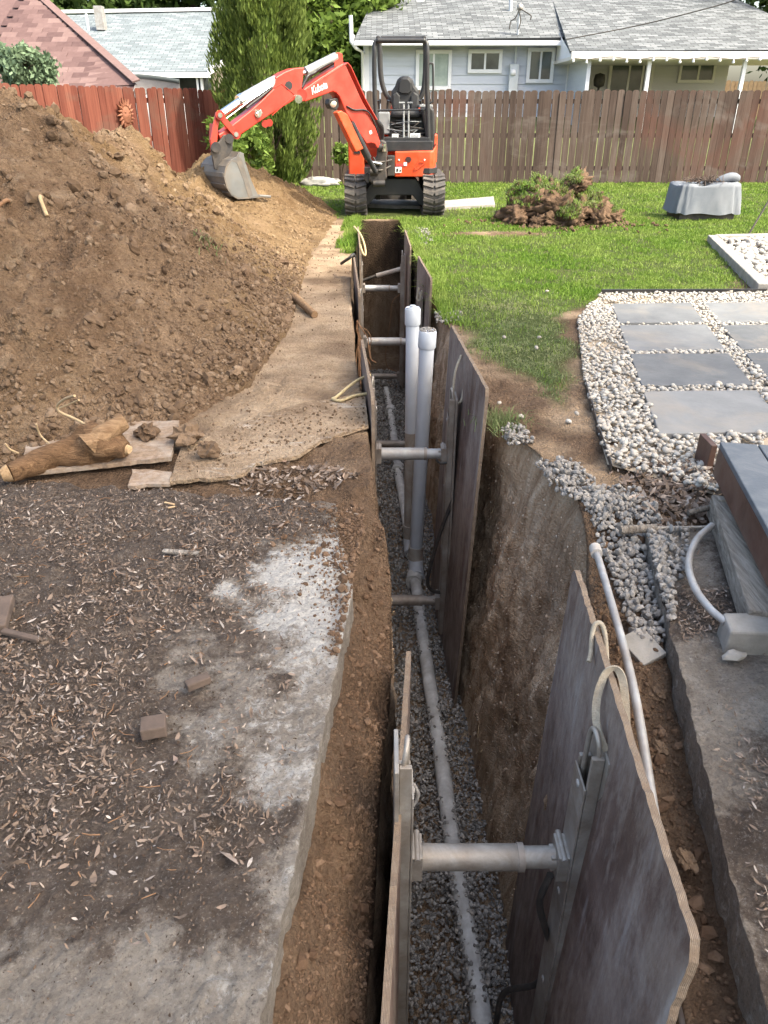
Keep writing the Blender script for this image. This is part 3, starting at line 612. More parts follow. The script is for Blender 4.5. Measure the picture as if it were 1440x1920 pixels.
def scatter(n, x0, x1, y0, y1, dens):
    x = rng.uniform(x0, x1, n); y = rng.uniform(y0, y1, n); k = rng.uniform(0, 1, n) < dens(x, y); return x[k], y[k]
x, y = scatter(125000, -2.2, -.1, .4, 2.95, lambda x, y: (x < slab_edge(y) - .03) * (y < far_e(x)) * (.03 + slab_dirt(x, y) * np.clip(.36 + 1.25 * fbm(x * 3.4, y * 3.4, None, 4, 111) + .25 * sstep(-.35, -.75, x), .05, 1)) * (.35 + .65 * sstep(2.9, 2.2, y)) * (.30 + .70 * sstep(.85, 1.15, y)) * .48)
z = slab_h(x, y) + rng.uniform(.003, .016, len(x))
xm, ym = scatter(60000, -2.2, -.1, .4, 2.95, lambda x, y: (x < slab_edge(y) - .02) * (y < far_e(x)) * (.05 + slab_dirt(x, y) * .9) * .55)
mul = leaf_mesh('mulch_crumbs', np.stack([xm, ym, slab_h(xm, ym) + rng.uniform(0, .008, len(xm))], 1), rng.uniform(.0015, .0055, len(xm)), M['mulch'], None, .8, 1.5); tag(mul, 'fine matted mulch crumbs under the leaf litter on the left slab', 'mulch', kind='stuff')
tg = MB()
for k in range(260):
    x0 = rng.uniform(-1.5, -.35); y0 = rng.uniform(.9, 2.75)
    if slab_dirt(np.array([x0]), np.array([y0]))[0] < .4: continue
    a0 = rng.uniform(0, 6.28); L0 = rng.uniform(.012, .05); z0 = float(slab_h(np.array([x0]), np.array([y0]))[0]) + .009; tg.tube([(x0, y0, z0), (x0 + math.cos(a0) * L0 * .5, y0 + math.sin(a0) * L0 * .5, z0 + rng.uniform(0, .006)), (x0 + math.cos(a0 + .3) * L0, y0 + math.sin(a0 + .3) * L0, z0)], float(rng.uniform(.0007, .0018)), 4)
tag(tg.build('litter_twigs', M['root_d']), 'thin brown twigs among the leaf litter on the left slab', 'twigs', kind='stuff')
lit = leaf_mesh('leaf_litter', np.stack([x, y, z], 1), rng.uniform(.003, .0095, len(x)) * (1 + 1.3 * rng.uniform(0, 1, len(x)) ** 8), M['leaf'], None, .6, .9)
tag(lit, 'dry brown and pale leaf litter scattered over the left concrete slab', 'leaves', kind='stuff')
def leaf_pieces(n, parent, xs, ys_, zs, smin, smax, name='leaf'):
    mm = []
    for i in range(5):
        o = leaf_mesh('leaf', np.zeros((1, 3)), np.ones(1), M['leaf1'], None, .15, rng.uniform(.7, 1.3)); mm.append(o.data); bpy.data.objects.remove(o)
    for i in range(n):
        o = bpy.data.objects.new(name, mm[i % 5]); col.objects.link(o); o.parent = parent; s = rng.uniform(smin, smax); o.scale = (s, s, s)
        o.location = (xs[i], ys_[i], zs[i]); o.rotation_euler = (rng.normal(0, .3), rng.normal(0, .3), rng.uniform(0, 6.28))
x, y = scatter(4000, -1.2, -.12, .75, 2.5, lambda x, y: (x < slab_edge(y) - .05) * (.08 + .5 * slab_dirt(x, y)))
x, y = x[:170], y[:170]; leaf_pieces(len(x), slab, x, y, slab_h(x, y) + .014, .009, .018)
for px, py, s in [(430, 1605, .03), (36, 1082, .03), (330, 1430, .02), (590, 1190, .018), (175, 1650, .022), (295, 1680, .016)]:   # the large single leaves
    q = P(px, py, .02); leaf_pieces(1, slab, [q[0]], [q[1]], [.022], s, s * 1.1)
x, y = scatter(34000, .72, 2.0, .5, 2.55, lambda x, y: (x > rslab_edge(y) + .03) * np.clip(.22 + 1.3 * fbm(x * 3.1, y * 3.1, None, 3, 112), .02, .7))
tag(leaf_mesh('leaf_litter', np.stack([x, y, rslab_h(x, y) + .008], 1), rng.uniform(.005, .012, len(x)), M['leaf'], None, .35, .8), 'sparse pale leaf litter on the right slab around the timber post', 'leaves', kind='stuff')
x, y = scatter(5200, .95, 2.3, 2.50, 3.12, lambda x, y: np.clip(.55 + .6 * fbm(x * 4, y * 4, None, 3, 113), 0, 1) * (x > 1.0 + (3.0 - y) * .1))
tag(leaf_mesh('leaf_litter', np.stack([x, y, surf_z(x, y) + .012 + rng.uniform(0, .02, len(x))], 1), rng.uniform(.008, .034, len(x)), M['leaf'], None, .55, 1.1), 'deep curled brown leaves between white pebbles and grey gravel', 'leaves', kind='stuff')
x, y = scatter(900, -.75, -.12, 2.78, 3.2, lambda x, y: (y > 2.8) * (np.hypot((x + .42) / .3, (y - 2.98) / .14) < 1))
tag(leaf_mesh('leaf_litter', np.stack([x, y, surf_z(x, y) + .012], 1), rng.uniform(.008, .028, len(x)), M['leaf'], None, .5, 1.0), 'rusty dead leaves in the gap behind the left slab', 'leaves', kind='stuff')

# ---------------------------------------------------------------- dirt pile
RIDGE = [(-5.2, 5.2, 1.45), (-3.6, 5.6, 1.58), (-2.70, 5.98, 1.565), (-2.55, 6.9, 1.37), (-2.42, 7.9, 1.20), (-2.42, 9.4, 1.05), (-2.25, 10.9, .92), (-1.90, 11.6, .78), (-1.50, 11.95, .54), (-1.0, 12.4, .24), (-.75, 12.6, .02)]
BASE = [(-4.6, 2.3), (-3.0, 2.72), (-1.76, 3.10), (-1.457, 3.28), (-1.05, 3.62), (-.80, 4.26), (-.70, 5.47), (-.78, 7.47), (-.80, 9.2), (-.74, 10.6), (-.70, 11.6), (-.72, 12.65)]
def pile_h(x, y):
    x = np.asarray(x, float); y = np.asarray(y, float)
    best = np.full(x.shape, 1e9); hr = np.zeros(x.shape)
    for i in range(len(RIDGE) - 1):
        ax, ay, az = RIDGE[i]; bx, by, bz = RIDGE[i + 1]; L = (bx - ax) ** 2 + (by - ay) ** 2
        t = np.clip(((x - ax) * (bx - ax) + (y - ay) * (by - ay)) / L, 0, 1); d = np.hypot(x - ax - t * (bx - ax), y - ay - t * (by - ay))
        k = d < best; best = np.where(k, d, best); hr = np.where(k, az + t * (bz - az), hr)
    poly = BASE + [(r[0], r[1]) for r in RIDGE[::-1]]
    front = in_poly(x, y, poly); db = dist_poly(x, y, BASE)
    s = np.where(front, db / (db + best + 1e-6), np.clip(1 - best * .62 / np.maximum(hr, .05), -.2, 1))
    h = hr * np.where(front, np.clip(s, 0, 1) ** (.92 + .55 * sstep(7.0, 9.2, y)), s)
    h = h - .40 * np.exp(-(((x + 2.25) / .62) ** 2 + ((y - 9.75) / .85) ** 2)) * sstep(.0, .35, h)
    amp = np.clip(h * 2.2, 0, 1)
    gul = fbm(x * 1.1 + y * .5, y * .9 - x * .3, None, 4, 131)
    h = h + amp * (.10 * gul + .05 * fbm(x * 4, y * 4, None, 4, 132) + .045 * (clumps(x * 6, y * 6, 133) - .3) * np.clip(.3 + 1.5 * fbm(x * 1.5, y * 1.5, None, 2, 138), 0, 1) + .034 * (clumps(x * 15, y * 15, 134) - .3) + .020 * (clumps(x * 34, y * 34, 135) - .3))
    st_ = fbm(x * 5.5 + y * 9.5, x * 1.2 - y * .7, None, 3, 137); h = h + amp * .016 * st_
    h = h - .16 * amp * np.exp(-(((x + 2.05) / .24) ** 2 + ((y - 4.55) / .30) ** 2))          # shovel scoop in the flank
    outside = in_poly(x, y, BASE + [(4, 12.65), (4, 1.5), (-4.6, 1.5)]); return np.where((front | (h > 0)) & ~outside, h, -.2)
px_ = np.concatenate([np.arange(-6.4, -3.4, .12), np.arange(-3.4, -.55, .017)]); py_ = np.concatenate([np.arange(2.2, 6.6, .017), np.arange(6.6, 13.6, .034)])
X, Y = np.meshgrid(px_, py_); Z = pile_h(X, Y)
F = grid_faces(len(px_), len(py_)); keep = (Z.ravel()[F] > -.03).any(1); F = F[keep]; used = np.unique(F); remap = -np.ones(X.size, int); remap[used] = np.arange(len(used))
pile = mesh_np('dirt_pile', np.stack([X.ravel(), Y.ravel(), np.maximum(Z.ravel(), -.06)], 1)[used], remap[F], M['pile'], None, True)
tag(pile, 'tall brown pile of excavated dirt heaped left of the trench', 'dirt pile')
xs_, ys2 = X.ravel()[used], Y.ravel()[used]; nn = fbm(xs_ * 1.2, ys2 * 1.2, None, 4, 141)
set_attr(pile, 'sandy', np.clip(sstep(6.2, 9.0, ys2 + 1.6 * nn + (xs_ + 2.0) * .9) + .28 * sstep(.1, .6, nn) + .35 * sstep(-1.5, -.8, xs_ + .3 * nn) * sstep(3.5, 6, ys2), 0, 1))
# loose clods: more and larger towards the foot of the slope
x, y = scatter(170000, -3.2, -.5, 2.8, 12.4, lambda x, y: (pile_h(x, y) > .015) * (.10 + .75 * np.exp(-dist_poly(x, y, BASE) / .55) * sstep(9.5, 5, y) + .22 * (fbm(x * 2, y * 2, None, 3, 142) > .15)) * .42)
d = dist_poly(x, y, BASE); sz = rng.uniform(.004, .013, len(x)) * (1 + 1.8 * rng.uniform(0, 1, len(x)) ** 7) * (.8 + .6 * np.exp(-d / .4))
tag(lumps('loose_clod', np.stack([x, y, pile_h(x, y) + sz * .25], 1), sz, M['clod'], pile, None, .25, (1, .85, .7)), kind='stuff')
x, y = scatter(2600, -2.3, -.55, 3.0, 8.0, lambda x, y: (pile_h(x, y) > .01) * (.03 + .8 * np.exp(-dist_poly(x, y, BASE) / .35)))
cm = lump_meshes('clod', M['clod1'], 10, ICO2, .9, (1, .8, .65), False, .22); n = min(300, len(x)); x, y = x[:n], y[:n]
sz = rng.uniform(.010, .028, n) * (1 + 1.2 * rng.uniform(0, 1, n) ** 6); place_pieces('clod', cm, np.stack([x, y, pile_h(x, y) + sz * .35], 1), sz, pile, False)
x, y = scatter(900, -3.0, -1.4, 4.6, 9.0, lambda x, y: (pile_h(x, y) > .5) * .25)
szb = rng.uniform(.02, .055, len(x)); tag(lumps('crest_clods', np.stack([x, y, pile_h(x, y) + szb * .2], 1), szb, M['clod'], pile, ICO2, .22, (1, .8, .65)), kind='stuff')
# spilled lumps on the path and slab, each a thing of its own
big = lump_meshes('dirt_lump', M['clod1'], 5, ICO3, .8, (1, .85, .8), False, .11)
for px, py, s, lab in [(350, 826, .068, 'fist-sized brown dirt lump on the muddy board, nearest the log'), (392, 851, .055, 'darker dirt lump on the muddy board, lowest of three'), (276, 817, .055, 'brown dirt lump resting right beside the log end')]:
    q = P(px, py, .06); o = bpy.data.objects.new('dirt_lump', big[int(rng.integers(5))]); col.objects.link(o); o.location = (q[0], q[1], .055 + s * .5); o.scale = (s, s, s * .9); o.rotation_euler = (0, 0, rng.uniform(0, 6)); tag(o, lab, 'dirt lump', 'dirt lumps beside the log')
# crumbs along the path and the ledge by the slab
x, y = scatter(9000, -.95, 0, 2.75, 11.5, lambda x, y: (x < xl(y)) * (.18 + .6 * sstep(-.55, -.85, x) + .5 * sstep(3.4, 2.8, y)) * (pile_h(x, y) < .02) * .24)
sz = rng.uniform(.002, .009, len(x)); a1 = np.stack([x, y, surf_z(x, y) + .02 * (y > 3.1) + sz * .3], 1)
x2, y2 = scatter(16000, -.25, .06, .4, 2.9, lambda x, y: (x < xl(y) - .005) * (x > slab_edge(y) + .01) * .75); sz2 = rng.uniform(.0012, .0052, len(x2)) * (1 + 4.0 * rng.uniform(0, 1, len(x2)) ** 22)
x3, y3 = scatter(9000, .62, 1.1, .4, 2.6, lambda x, y: (x > xr(y) + .02) * (x < rslab_edge(y) - .01) * .6); sz3 = rng.uniform(.0015, .007, len(x3)) * (1 + 4.0 * rng.uniform(0, 1, len(x3)) ** 22)
x4, y4 = scatter(9000, -.42, -.08, 1.75, 2.72, lambda x, y: (x < slab_edge(y) - .003) * np.exp(-(slab_edge(y) - x) / (.02 + .09 * sstep(1.8, 2.5, y)))); sz4 = rng.uniform(.0012, .006, len(x4)) * (1 + 3 * rng.uniform(0, 1, len(x4)) ** 18)
pos = np.concatenate([a1, np.stack([x2, y2, surf_z(x2, y2) + sz2 * .3], 1), np.stack([x3, y3, surf_z(x3, y3) + sz3 * .3], 1), np.stack([x4, y4, slab_h(x4, y4) + sz4 * .3], 1)])
tag(lumps('soil_crumbs', pos, np.concatenate([sz, sz2, sz3, sz4]), M['crumb'], None, None, .25, (1, .85, .7)), 'loose brown soil crumbs along both lips of the trench', 'soil', kind='stuff')

# stones, crumbs and root hairs in the cut faces
cand = np.where((WM > .5) & (((gx > .47) & (gy > 1.9) & (gy < 4.2)) | ((gx < .1) & (gy > 2.2) & (gy < 4.5))) & (gz < -.05) & (gz > -1.7))[0]; pk = rng.choice(cand, 2600, False)
tag(lumps('wall_crumbs', GV[pk], rng.uniform(.0025, .007, len(pk)) * (1 + 1.2 * rng.uniform(0, 1, len(pk)) ** 10), M['wall_stone'], None, None, .3, (1, .8, .7)), 'crumbs and small stones stuck in the trench walls', 'soil', kind='stuff')
rt = MB()
for k in rng.choice(cand, 46, False):
    p = Vector(GV[k]); sgn = -1 if p.x > .3 else 1; q = [p + Vector((-.02 * sgn, 0, 0))]
    for j in range(4): q.append(q[-1] + Vector((sgn * rng.uniform(.002, .014), rng.normal(0, .03), rng.normal(-.012, .02))))
    rt.tube(catmull(q, 3), float(rng.uniform(.0012, .0028)), 5)
tag(rt.build('wall_roots', M['root']), 'fine root hairs poking from the trench walls', 'roots', kind='stuff')
# ---------------------------------------------------------------- trench floor gravel
n = 23000; y = 0.5 + 9.6 * rng.uniform(0, 1, n) ** 1.25; x = np.interp(y, TY, XLB) + (np.interp(y, TY, XRB) - np.interp(y, TY, XLB)) * rng.uniform(-.04, 1.04, n)
sz = rng.uniform(.007, .0135, n) * (1 + .25 * sstep(3, 8, y)); hgt = FLOOR_Z + .035 + .02 * fbm(x * 5, y * 3, None, 3, 151) + rng.uniform(-.012, .012, n)
tag(lumps('trench_gravel', np.stack([x, y, hgt], 1), sz, M['gravel'], None, None, .28, (1, .8, .6)), 'crushed grey gravel bedding along the trench floor', 'gravel', kind='stuff')

# ---------------------------------------------------------------- grass
def blades(name, x, y, z, h, w, m, lean=.5, parent=None):
    n = len(x); a = rng.uniform(0, 6.283, n); la = rng.uniform(0, 6.283, n); ln = np.abs(rng.normal(0, lean, n)) * h
    dx, dy = np.cos(a) * w / 2, np.sin(a) * w / 2; lx, ly = np.cos(la) * ln, np.sin(la) * ln
    b = np.stack([x, y, z - .01], 1); s = np.stack([dx, dy, np.zeros(n)], 1); l = np.stack([lx, ly, np.zeros(n)], 1); up = np.stack([np.zeros(n), np.zeros(n), h], 1)
    V = np.stack([b - s, b + s, b - s * .8 + l * .35 + up * .6, b + s * .8 + l * .35 + up * .6, b + l + up * np.clip(1 - (ln / h)[:, None] * .35, .3, 1)], 1)
    F = np.array([(0, 1, 3), (0, 3, 2), (2, 3, 4)])[None] + (np.arange(n) * 5)[:, None, None]
    return mesh_np(name, V.reshape(-1, 3), F.reshape(-1, 3), m, parent, True)
def lawn_pts(n, x0, x1, y0, y1):
    x = rng.uniform(x0, x1, n); y = rng.uniform(y0, y1, n); vis = np.abs(x) < y * .50 + .3
    k = vis & (rng.uniform(0, 1, n) < lawn_mask(x, y) * np.clip(.55 + fbm(x * 5, y * 5, None, 3, 161), .2, 1)); return x[k], y[k]
parts_ = [lawn_pts(150000, .3, 4.4, 3.6, 7.6), lawn_pts(170000, -.6, 6.2, 7.6, 12), lawn_pts(130000, -3.5, 9, 12, 18.2)]
x = np.concatenate([p[0] for p in parts_]); y = np.concatenate([p[1] for p in parts_])
kk = ~((np.abs(x - .164) < .85) & (y > 12.1) & (y < 14.3)); x, y = x[kk], y[kk]
dull = rng.uniform(0, 1, len(x)) < np.clip(sstep(7.2, 5.2, y + .9 * fbm(x * 1.5, y * 1.5, None, 3, 162)) , .06, .92)
hh = rng.uniform(.022, .055, len(x)) * np.where(dull, .75, 1) * (1 + .25 * sstep(8, 14, y)); ww = .0045 + .0008 * np.maximum(y - 4, 0)
zz = np.maximum(surf_z(x, y), -.03)
tag(blades('lawn_grass', x[~dull], y[~dull], zz[~dull], hh[~dull], ww[~dull], M['grass'], .6), 'bright green lawn grass between trench and back fence', 'grass', kind='stuff')
tag(blades('trampled_grass', x[dull], y[dull], zz[dull], hh[dull], ww[dull], M['grass_dull'], 1.0), 'dull flattened grass beside the trench and white pebbles', 'grass', kind='stuff')
# long tufts hanging over both lips
n = 9000; y = rng.uniform(5.6, 11.8, n); side = rng.uniform(0, 1, n) < .68; y = np.where(side, y, rng.uniform(8.8, 12, n)); x = np.where(side, xr(y) + np.abs(rng.normal(0, .09, n)) - .02, xl(y) - np.abs(rng.normal(0, .07, n)) + .02)
k = rng.uniform(0, 1, n) < np.clip(.75 + fbm(x * 3, y * 3, None, 2, 163), 0, 1); x, y = x[k], y[k]
tag(blades('overhanging_grass', x, y, np.zeros(len(x)), rng.uniform(.05, .12, len(x)), np.full(len(x), .009), M['grass'], .9), 'long grass tufts hanging over the trench lips', 'grass', kind='stuff')
n = 400; q = P(940, 795); x = q[0] + rng.normal(0, .06, n); y = q[1] + rng.normal(0, .08, n); tag(blades('lip_tuft', x, y, surf_z(x, y), rng.uniform(.03, .09, n), np.full(n, .004), M['grass_dull'], 1.0), 'small grass tuft on the soil lip behind the second right panel', 'grass', kind='stuff')

# ---------------------------------------------------------------- pebble bed, pavers, edging
bed = tag(MB().add([(a, b, .012) for a, b in PEB], [tuple(range(len(PEB)))]).build('pebble_bed', plain('pebble_sand', (.33, .27, .205), .95, 0, .25, 9, .6, 60)), kind='structure'); fix_normals(bed)
patio = empty('paver_patio'); tag(patio, kind='structure')
COLD, ROWD = Vector((.1867, 1.0, 0)), Vector((1.0, .03, 0)); PO = Vector((1.360, 3.40, 0)); quads = []
for ci in range(3):
    for ri in range(4):
        o0 = PO + COLD * (.722 * ri) + ROWD * (.765 * ci)
        w = .655; d = .635 + rng.uniform(-.006, .006); c4 = [o0, o0 + ROWD * w, o0 + ROWD * w + COLD * d, o0 + COLD * d]
        cen = sum(c4, Vector()) / 4; loc = [p - cen for p in c4]; quads.append([(p.x, p.y) for p in c4])
        mb = MB(); nS = 6; outl = []
        for k in range(4):
            for j in range(nS): p = loc[k].lerp(loc[(k + 1) % 4], j / nS); outl.append((p.x + rng.normal(0, .002), p.y + rng.normal(0, .002)))
        mb.prism(outl, lambda u, v: (u, v, -.03), lambda u, v: (u, v, .012)); o = mb.build('paver', M['paver'], patio); fix_normals(o); bevel(o, .005, 2)
        o.location = cen + Vector((0, 0, .03)); o.rotation_euler = (rng.normal(0, .004), rng.normal(0, .004), 0)
def peb_pts(n, poly=PEB):
    x = rng.uniform(.9, 3.5, n); y = rng.uniform(2.7, 6.75, n); k = in_poly(x, y, poly) & (x < y * .52 + .12)
    for q in quads: k &= ~(in_poly(x, y, q) & (dist_poly(x, y, q, True) > .006))
    sp = np.clip(1.15 - 1.2 * sstep(.0, .6, fbm(x * 2, y * 2, None, 3, 171)) * sstep(2.2, 1.5, x - (y - 4) * .2) * sstep(4.4, 5.2, y), .25, 1); k &= rng.uniform(0, 1, n) < sp
    return x[k], y[k]
x, y = peb_pts(26000); o_ = np.argsort(y); x, y = x[o_], y[o_]
pm_ = lump_meshes('pebble', M['pebble1'], 8, ICO2, .35, (1, .78, .6), True)
sel = np.zeros(len(x), bool); sel[rng.choice(min(2200, len(x)), 300, False)] = True
sz = rng.uniform(.008, .0195, len(x)); zt = .018 + sz * .35 + rng.uniform(0, .018, len(x))
place_pieces('pebble', pm_, np.stack([x[sel], y[sel], zt[sel] + .012], 1), sz[sel] * 1.15, bed)
BVs = ICO2[0]; tag(lumps('loose_pebbles', np.stack([x, y, zt], 1)[~sel], sz[~sel], M['pebble'], bed, (ICO_V, ICO_F), .16, (1, .8, .6), True, True), kind='stuff')
q = [P(1010, 640), P(935, 765), P(1065, 800), P(975, 790), P(1080, 785), P(945, 640), P(1005, 660), P(1110, 742), P(1025, 552), P(1120, 620)]
place_pieces('pebble', pm_, [(a, b, .03) for a, b, _ in q], [.017] * len(q), bed)
mb = MB()
for a, b in zip([(1.195, 4.25), (1.14, 3.85), (1.08, 3.45)], [(1.14, 3.85), (1.08, 3.45), (1.035, 3.05)]): mb.obox((*a, .03), (*b, .015), .004, .045)
tag(mb.build('edging_strip', M['dark']), 'thin bent metal edging strip between dirt and white pebbles', 'edging')
mb = MB().obox((1.93, 6.70, .02), (3.40, 6.715, .02), .018, .06)
tag(mb.build('lawn_edging', M['black']), 'black plastic edging where lawn meets white pebbles', 'edging')
# stone bed with concrete kerb at the right
k0, k1, k2 = Vector(P(1335, 447, .05)), Vector(P(1432, 540, .05)), Vector(P(1432, 565, .05)); far = Vector((k0.x + 3.2, k0.y + .42, .05))
for i, (a, b, l) in enumerate([(k0, k1, 'low concrete kerb along the white stone bed, right edge of lawn'), (k0, far, 'low concrete kerb behind the white stone bed')]):
    a2 = a + (b - a).normalized() * (.05 if i else 0); o = MB().obox((a2.x, a2.y, .03), (b.x, b.y, .03), .11, .12).build('concrete_kerb', M['concrete'], None, None, .01); tag(o, l, 'kerb', 'kerbs round the stone bed')
sb = [(k0.x + .05, k0.y - .02), (k1.x + .05, k1.y - .05), (k1.x + 3, k1.y - .1), (far.x, far.y)]
bed2 = tag(fix_normals(MB().add([(a, b, .015) for a, b in sb], [(0, 1, 2, 3)]).build('stone_bed', M['concrete'])), kind='structure')
x = rng.uniform(k1.x - .1, k0.x + 2.2, 3000); y = rng.uniform(k1.y - .2, far.y, 3000); k = in_poly(x, y, sb) & (x < y * .55); x, y = x[k], y[k]
tag(lumps('white_stones', np.stack([x, y, .03 + rng.uniform(0, .03, len(x))], 1), rng.uniform(.025, .05, len(x)), M['pebble'], bed2, ICO2, .14, (1, .8, .6), True, True), kind='stuff')
# grey gravel on the surface at the right of the trench
def px_poly(pts, z=0): return [P(a, b, z)[:2] for a, b in pts]
G1 = px_poly([(1085, 955), (1130, 930), (1200, 945), (1235, 1000), (1245, 1080), (1262, 1180), (1225, 1215), (1190, 1190), (1135, 1040)], -.05)
G2 = px_poly([(1000, 870), (1075, 872), (1110, 905), (1150, 935), (1080, 945), (1030, 905)]); G3 = px_poly([(938, 805), (985, 800), (1000, 835), (950, 842)]); G4 = px_poly([(760, 430), (800, 430), (815, 455), (770, 465)]); G5 = px_poly([(815, 590), (865, 585), (870, 605), (820, 610)])
G6 = px_poly([(1222, 985), (1290, 975), (1290, 1080), (1250, 1110)])
pts = []
for g, dn in ((G1, 6500), (G2, 5200), (G3, 3000), (G4, 900), (G5, 1500), (G6, 2500)):
    xs = [p[0] for p in g]; yy_ = [p[1] for p in g]; n = int(dn * (max(xs) - min(xs)) * (max(yy_) - min(yy_))) + 20
    x = rng.uniform(min(xs), max(xs), n); y = rng.uniform(min(yy_), max(yy_), n); k = in_poly(x, y, g); x, y = x[k], y[k]
    zz = np.maximum(surf_z(x, y), -.07) + rng.uniform(.0, .03, len(x)); zz = np.where((x > rslab_edge(y)) & (y < 2.5), .012, zz); pts.append(np.stack([x, y, zz], 1))
pts = np.concatenate(pts); sel = np.zeros(len(pts), bool); sel[rng.choice(len(pts), min(300, len(pts)), False)] = True; sel &= pts[:, 1] < 3.4
gravel_bed = lumps('surface_gravel', pts[~sel], rng.uniform(.008, .016, (~sel).sum()), M['gravel2'], None, None, .25, (1, .8, .65)); tag(gravel_bed, 'loose grey gravel spilled between right slab and trench wall', 'gravel', kind='stuff')
place_pieces('gravel_stone', lump_meshes('gravel_stone', M['gravel3'], 6, (ICO_V, ICO_F), .5, (1, .8, .65), False), pts[sel] + np.array([0, 0, .012]), rng.uniform(.011, .019, sel.sum()), ground, False)

# ---------------------------------------------------------------- trench shores: plywood panels, rails, hydraulic struts
def panel(parent, T0, T1, B0, label=None):
    T0, T1, B0 = Vector(T0), Vector(T1), Vector(B0); yv = (T1 - T0); L = yv.length; yv.normalize(); H = (T0 - B0).length
    zv = (T0 - B0).normalized(); zv = (zv - yv * zv.dot(yv)).normalized(); xv = yv.cross(zv); outl = []
    cor = [(0, 0), (L, 0), (L, H), (0, H)]; ch = [(.03, .05), (.03, .05), (.05, .03), (.06, .09)]
    for k in range(4):
        a = cor[k]; b = cor[(k + 1) % 4]; n = 60
        for j in range(1, n):
            t = j / n; outl.append((a[0] + (b[0] - a[0]) * t + rng.normal(0, .0016), a[1] + (b[1] - a[1]) * t + rng.normal(0, .0022)))
    mb = MB(); mb.prism(outl, lambda u, v: (-.0085, u, v - H), lambda u, v: (.0085, u, v - H)); o = mb.build('plywood_panel', M['panel'], parent); fix_normals(o)
    o.data.materials.append(M['ply_edge']); n = len(outl)
    for p in o.data.polygons: p.material_index = 0 if len(p.vertices) > 6 else 1
    m = Matrix((xv, yv, zv)).transposed().to_4x4(); m.translation = T0; o.matrix_world = m
    if label: o['label'] = label
    return o
def rail(parent, x, y, z0, z1, sgn, yaw=0.0, lean=0.0):
    """aluminium shore rail: web plate, two upstanding flanges and a raised spine; sgn +1 faces +X"""
    mb = MB(); mb.box(0, .012 * sgn, -.075, .075, z0, z1)
    for yy in (-.045, .045): mb.box(.013 * sgn, .045 * sgn, yy - .007, yy + .007, z0 + .01, z1 - .01 - (.08 if yy > 0 else 0))
    mb.box(.046 * sgn, .052 * sgn, -.052, .052, z0 + .02, z1 - .12)
    o = mb.build('shore_rail', M['alu'] if y < 2.5 else M['alu_mud'], parent, None, .002); fix_normals(o); o.location = (x, y, 0); o.rotation_euler = (0, lean, yaw)
    h = MB().tube(catmull([(.02 * sgn, -.04, z1 - .06), (.03 * sgn, -.03, z1 + .03), (.035 * sgn, .02, z1 + .02), (.035 * sgn, .03, z1 - .16)], 6), .007, 8).build('handle_loop', M['alu'], o)
    b = MB()
    for k in range(4): b.lathe([(0, .056 * sgn), (.011, .056 * sgn), (.012, .05 * sgn)], 8, (0, 0, z0 + .25 + k * (z1 - z0 - .4) / 3), (1, 0, 0))
    b.build('bolt', M['steel'], o)
    return o
def strut(parent, a, b, r=.037):
    a, b = Vector(a), Vector(b); d = b - a; k = a + d * .70; mat_ = M['alu'] if a.y < 2.5 else M['alu_mud']
    if a.z > -1 and a.y > 2.5: mat_ = M['steel']
    o = MB().tube([a, a + d * .02, k - d * .01, k], [r, r * 1.0, r, r * .96], 20).build('strut_cylinder', mat_, parent)
    MB().tube([k, b], r * .84, 18).build('strut_piston', mat_, o)
    MB().tube([k - d.normalized() * .006, k + d.normalized() * .012], r * 1.08, 20).build('collar', M['alu_mud'], o)
    for p, s in ((a, 1), (b, -1)):
        e = MB(); n = d.normalized() * s; e.obox(p - n * .004, p + n * .03, .085, .10); e.obox(p + n * .03, p + n * .045, .05, .055)
        e.tube([p + n * .015 + Vector((0, -.05, .045)), p + n * .015 + Vector((0, .05, .045))], .010, 8); fix_normals(e.build('end_bracket', M['alu'] if a.y < 2.5 else M['alu_mud'], o, None, .003))
    return o
def hose(parent, pts, r=.010, m='hose'): return MB().tube(catmull(pts, 8), r, 8).build('hydraulic_hose', M[m], parent)
def shore(label, yS, lp, rp, zs, xs, railz, near=False):
    s = empty('trench_shore', (0, 0, 0), 0, label, 'trench shore', 'shores bracing the trench')
    pl = panel(s, *lp); pr = panel(s, *rp)
    for z in zs: strut(s, (xs[0], yS, z), (xs[1], yS, z))
    rail(s, xs[0] - .052, yS, -1.72, railz[0], 1); rail(s, xs[1] + .052, yS, -1.72, railz[1], -1)
    return s
sh1 = shore('nearest trench shore with two dark scuffed plywood panels and thick aluminium strut', 1.38,
    ((.000, .80, -.18), (.086, 2.02, -.18), (.0, .80, -2.4)), ((.541, .757, .18), (.608, 1.976, .18), (.478, .757, -2.0)), (-.42, -1.5), (.078, .515), (.0, .03))
hose(sh1, [PY(1032, 1640, 1.36), PY(1012, 1690, 1.36), PY(1022, 1740, 1.40), PY(1040, 1800, 1.42), PY(1005, 1845, 1.45), PY(945, 1862, 1.5), PY(930, 1920, 1.5)], .011)
hose(sh1, [PY(776, 1470, 1.4), PY(784, 1490, 1.4), PY(776, 1508, 1.4), PY(768, 1512, 1.4)], .005, 'steel')
hose(sh1, [PY(757, 1640, 1.35), PY(778, 1675, 1.35), PY(780, 1690, 1.35), PY(758, 1700, 1.35)], .004)
def rope(parent, pts, r=.009, m='rope'): return MB().tube(catmull(pts, 6), r, 7).build('rope_loop', M[m], parent)
rope(sh1, [(.558, 1.575, .128), (.568, 1.60, .142), (.574, 1.63, .172), (.583, 1.648, .198), (.600, 1.650, .200), (.612, 1.635, .17), (.618, 1.60, .10), (.62, 1.56, .03)], .0070)
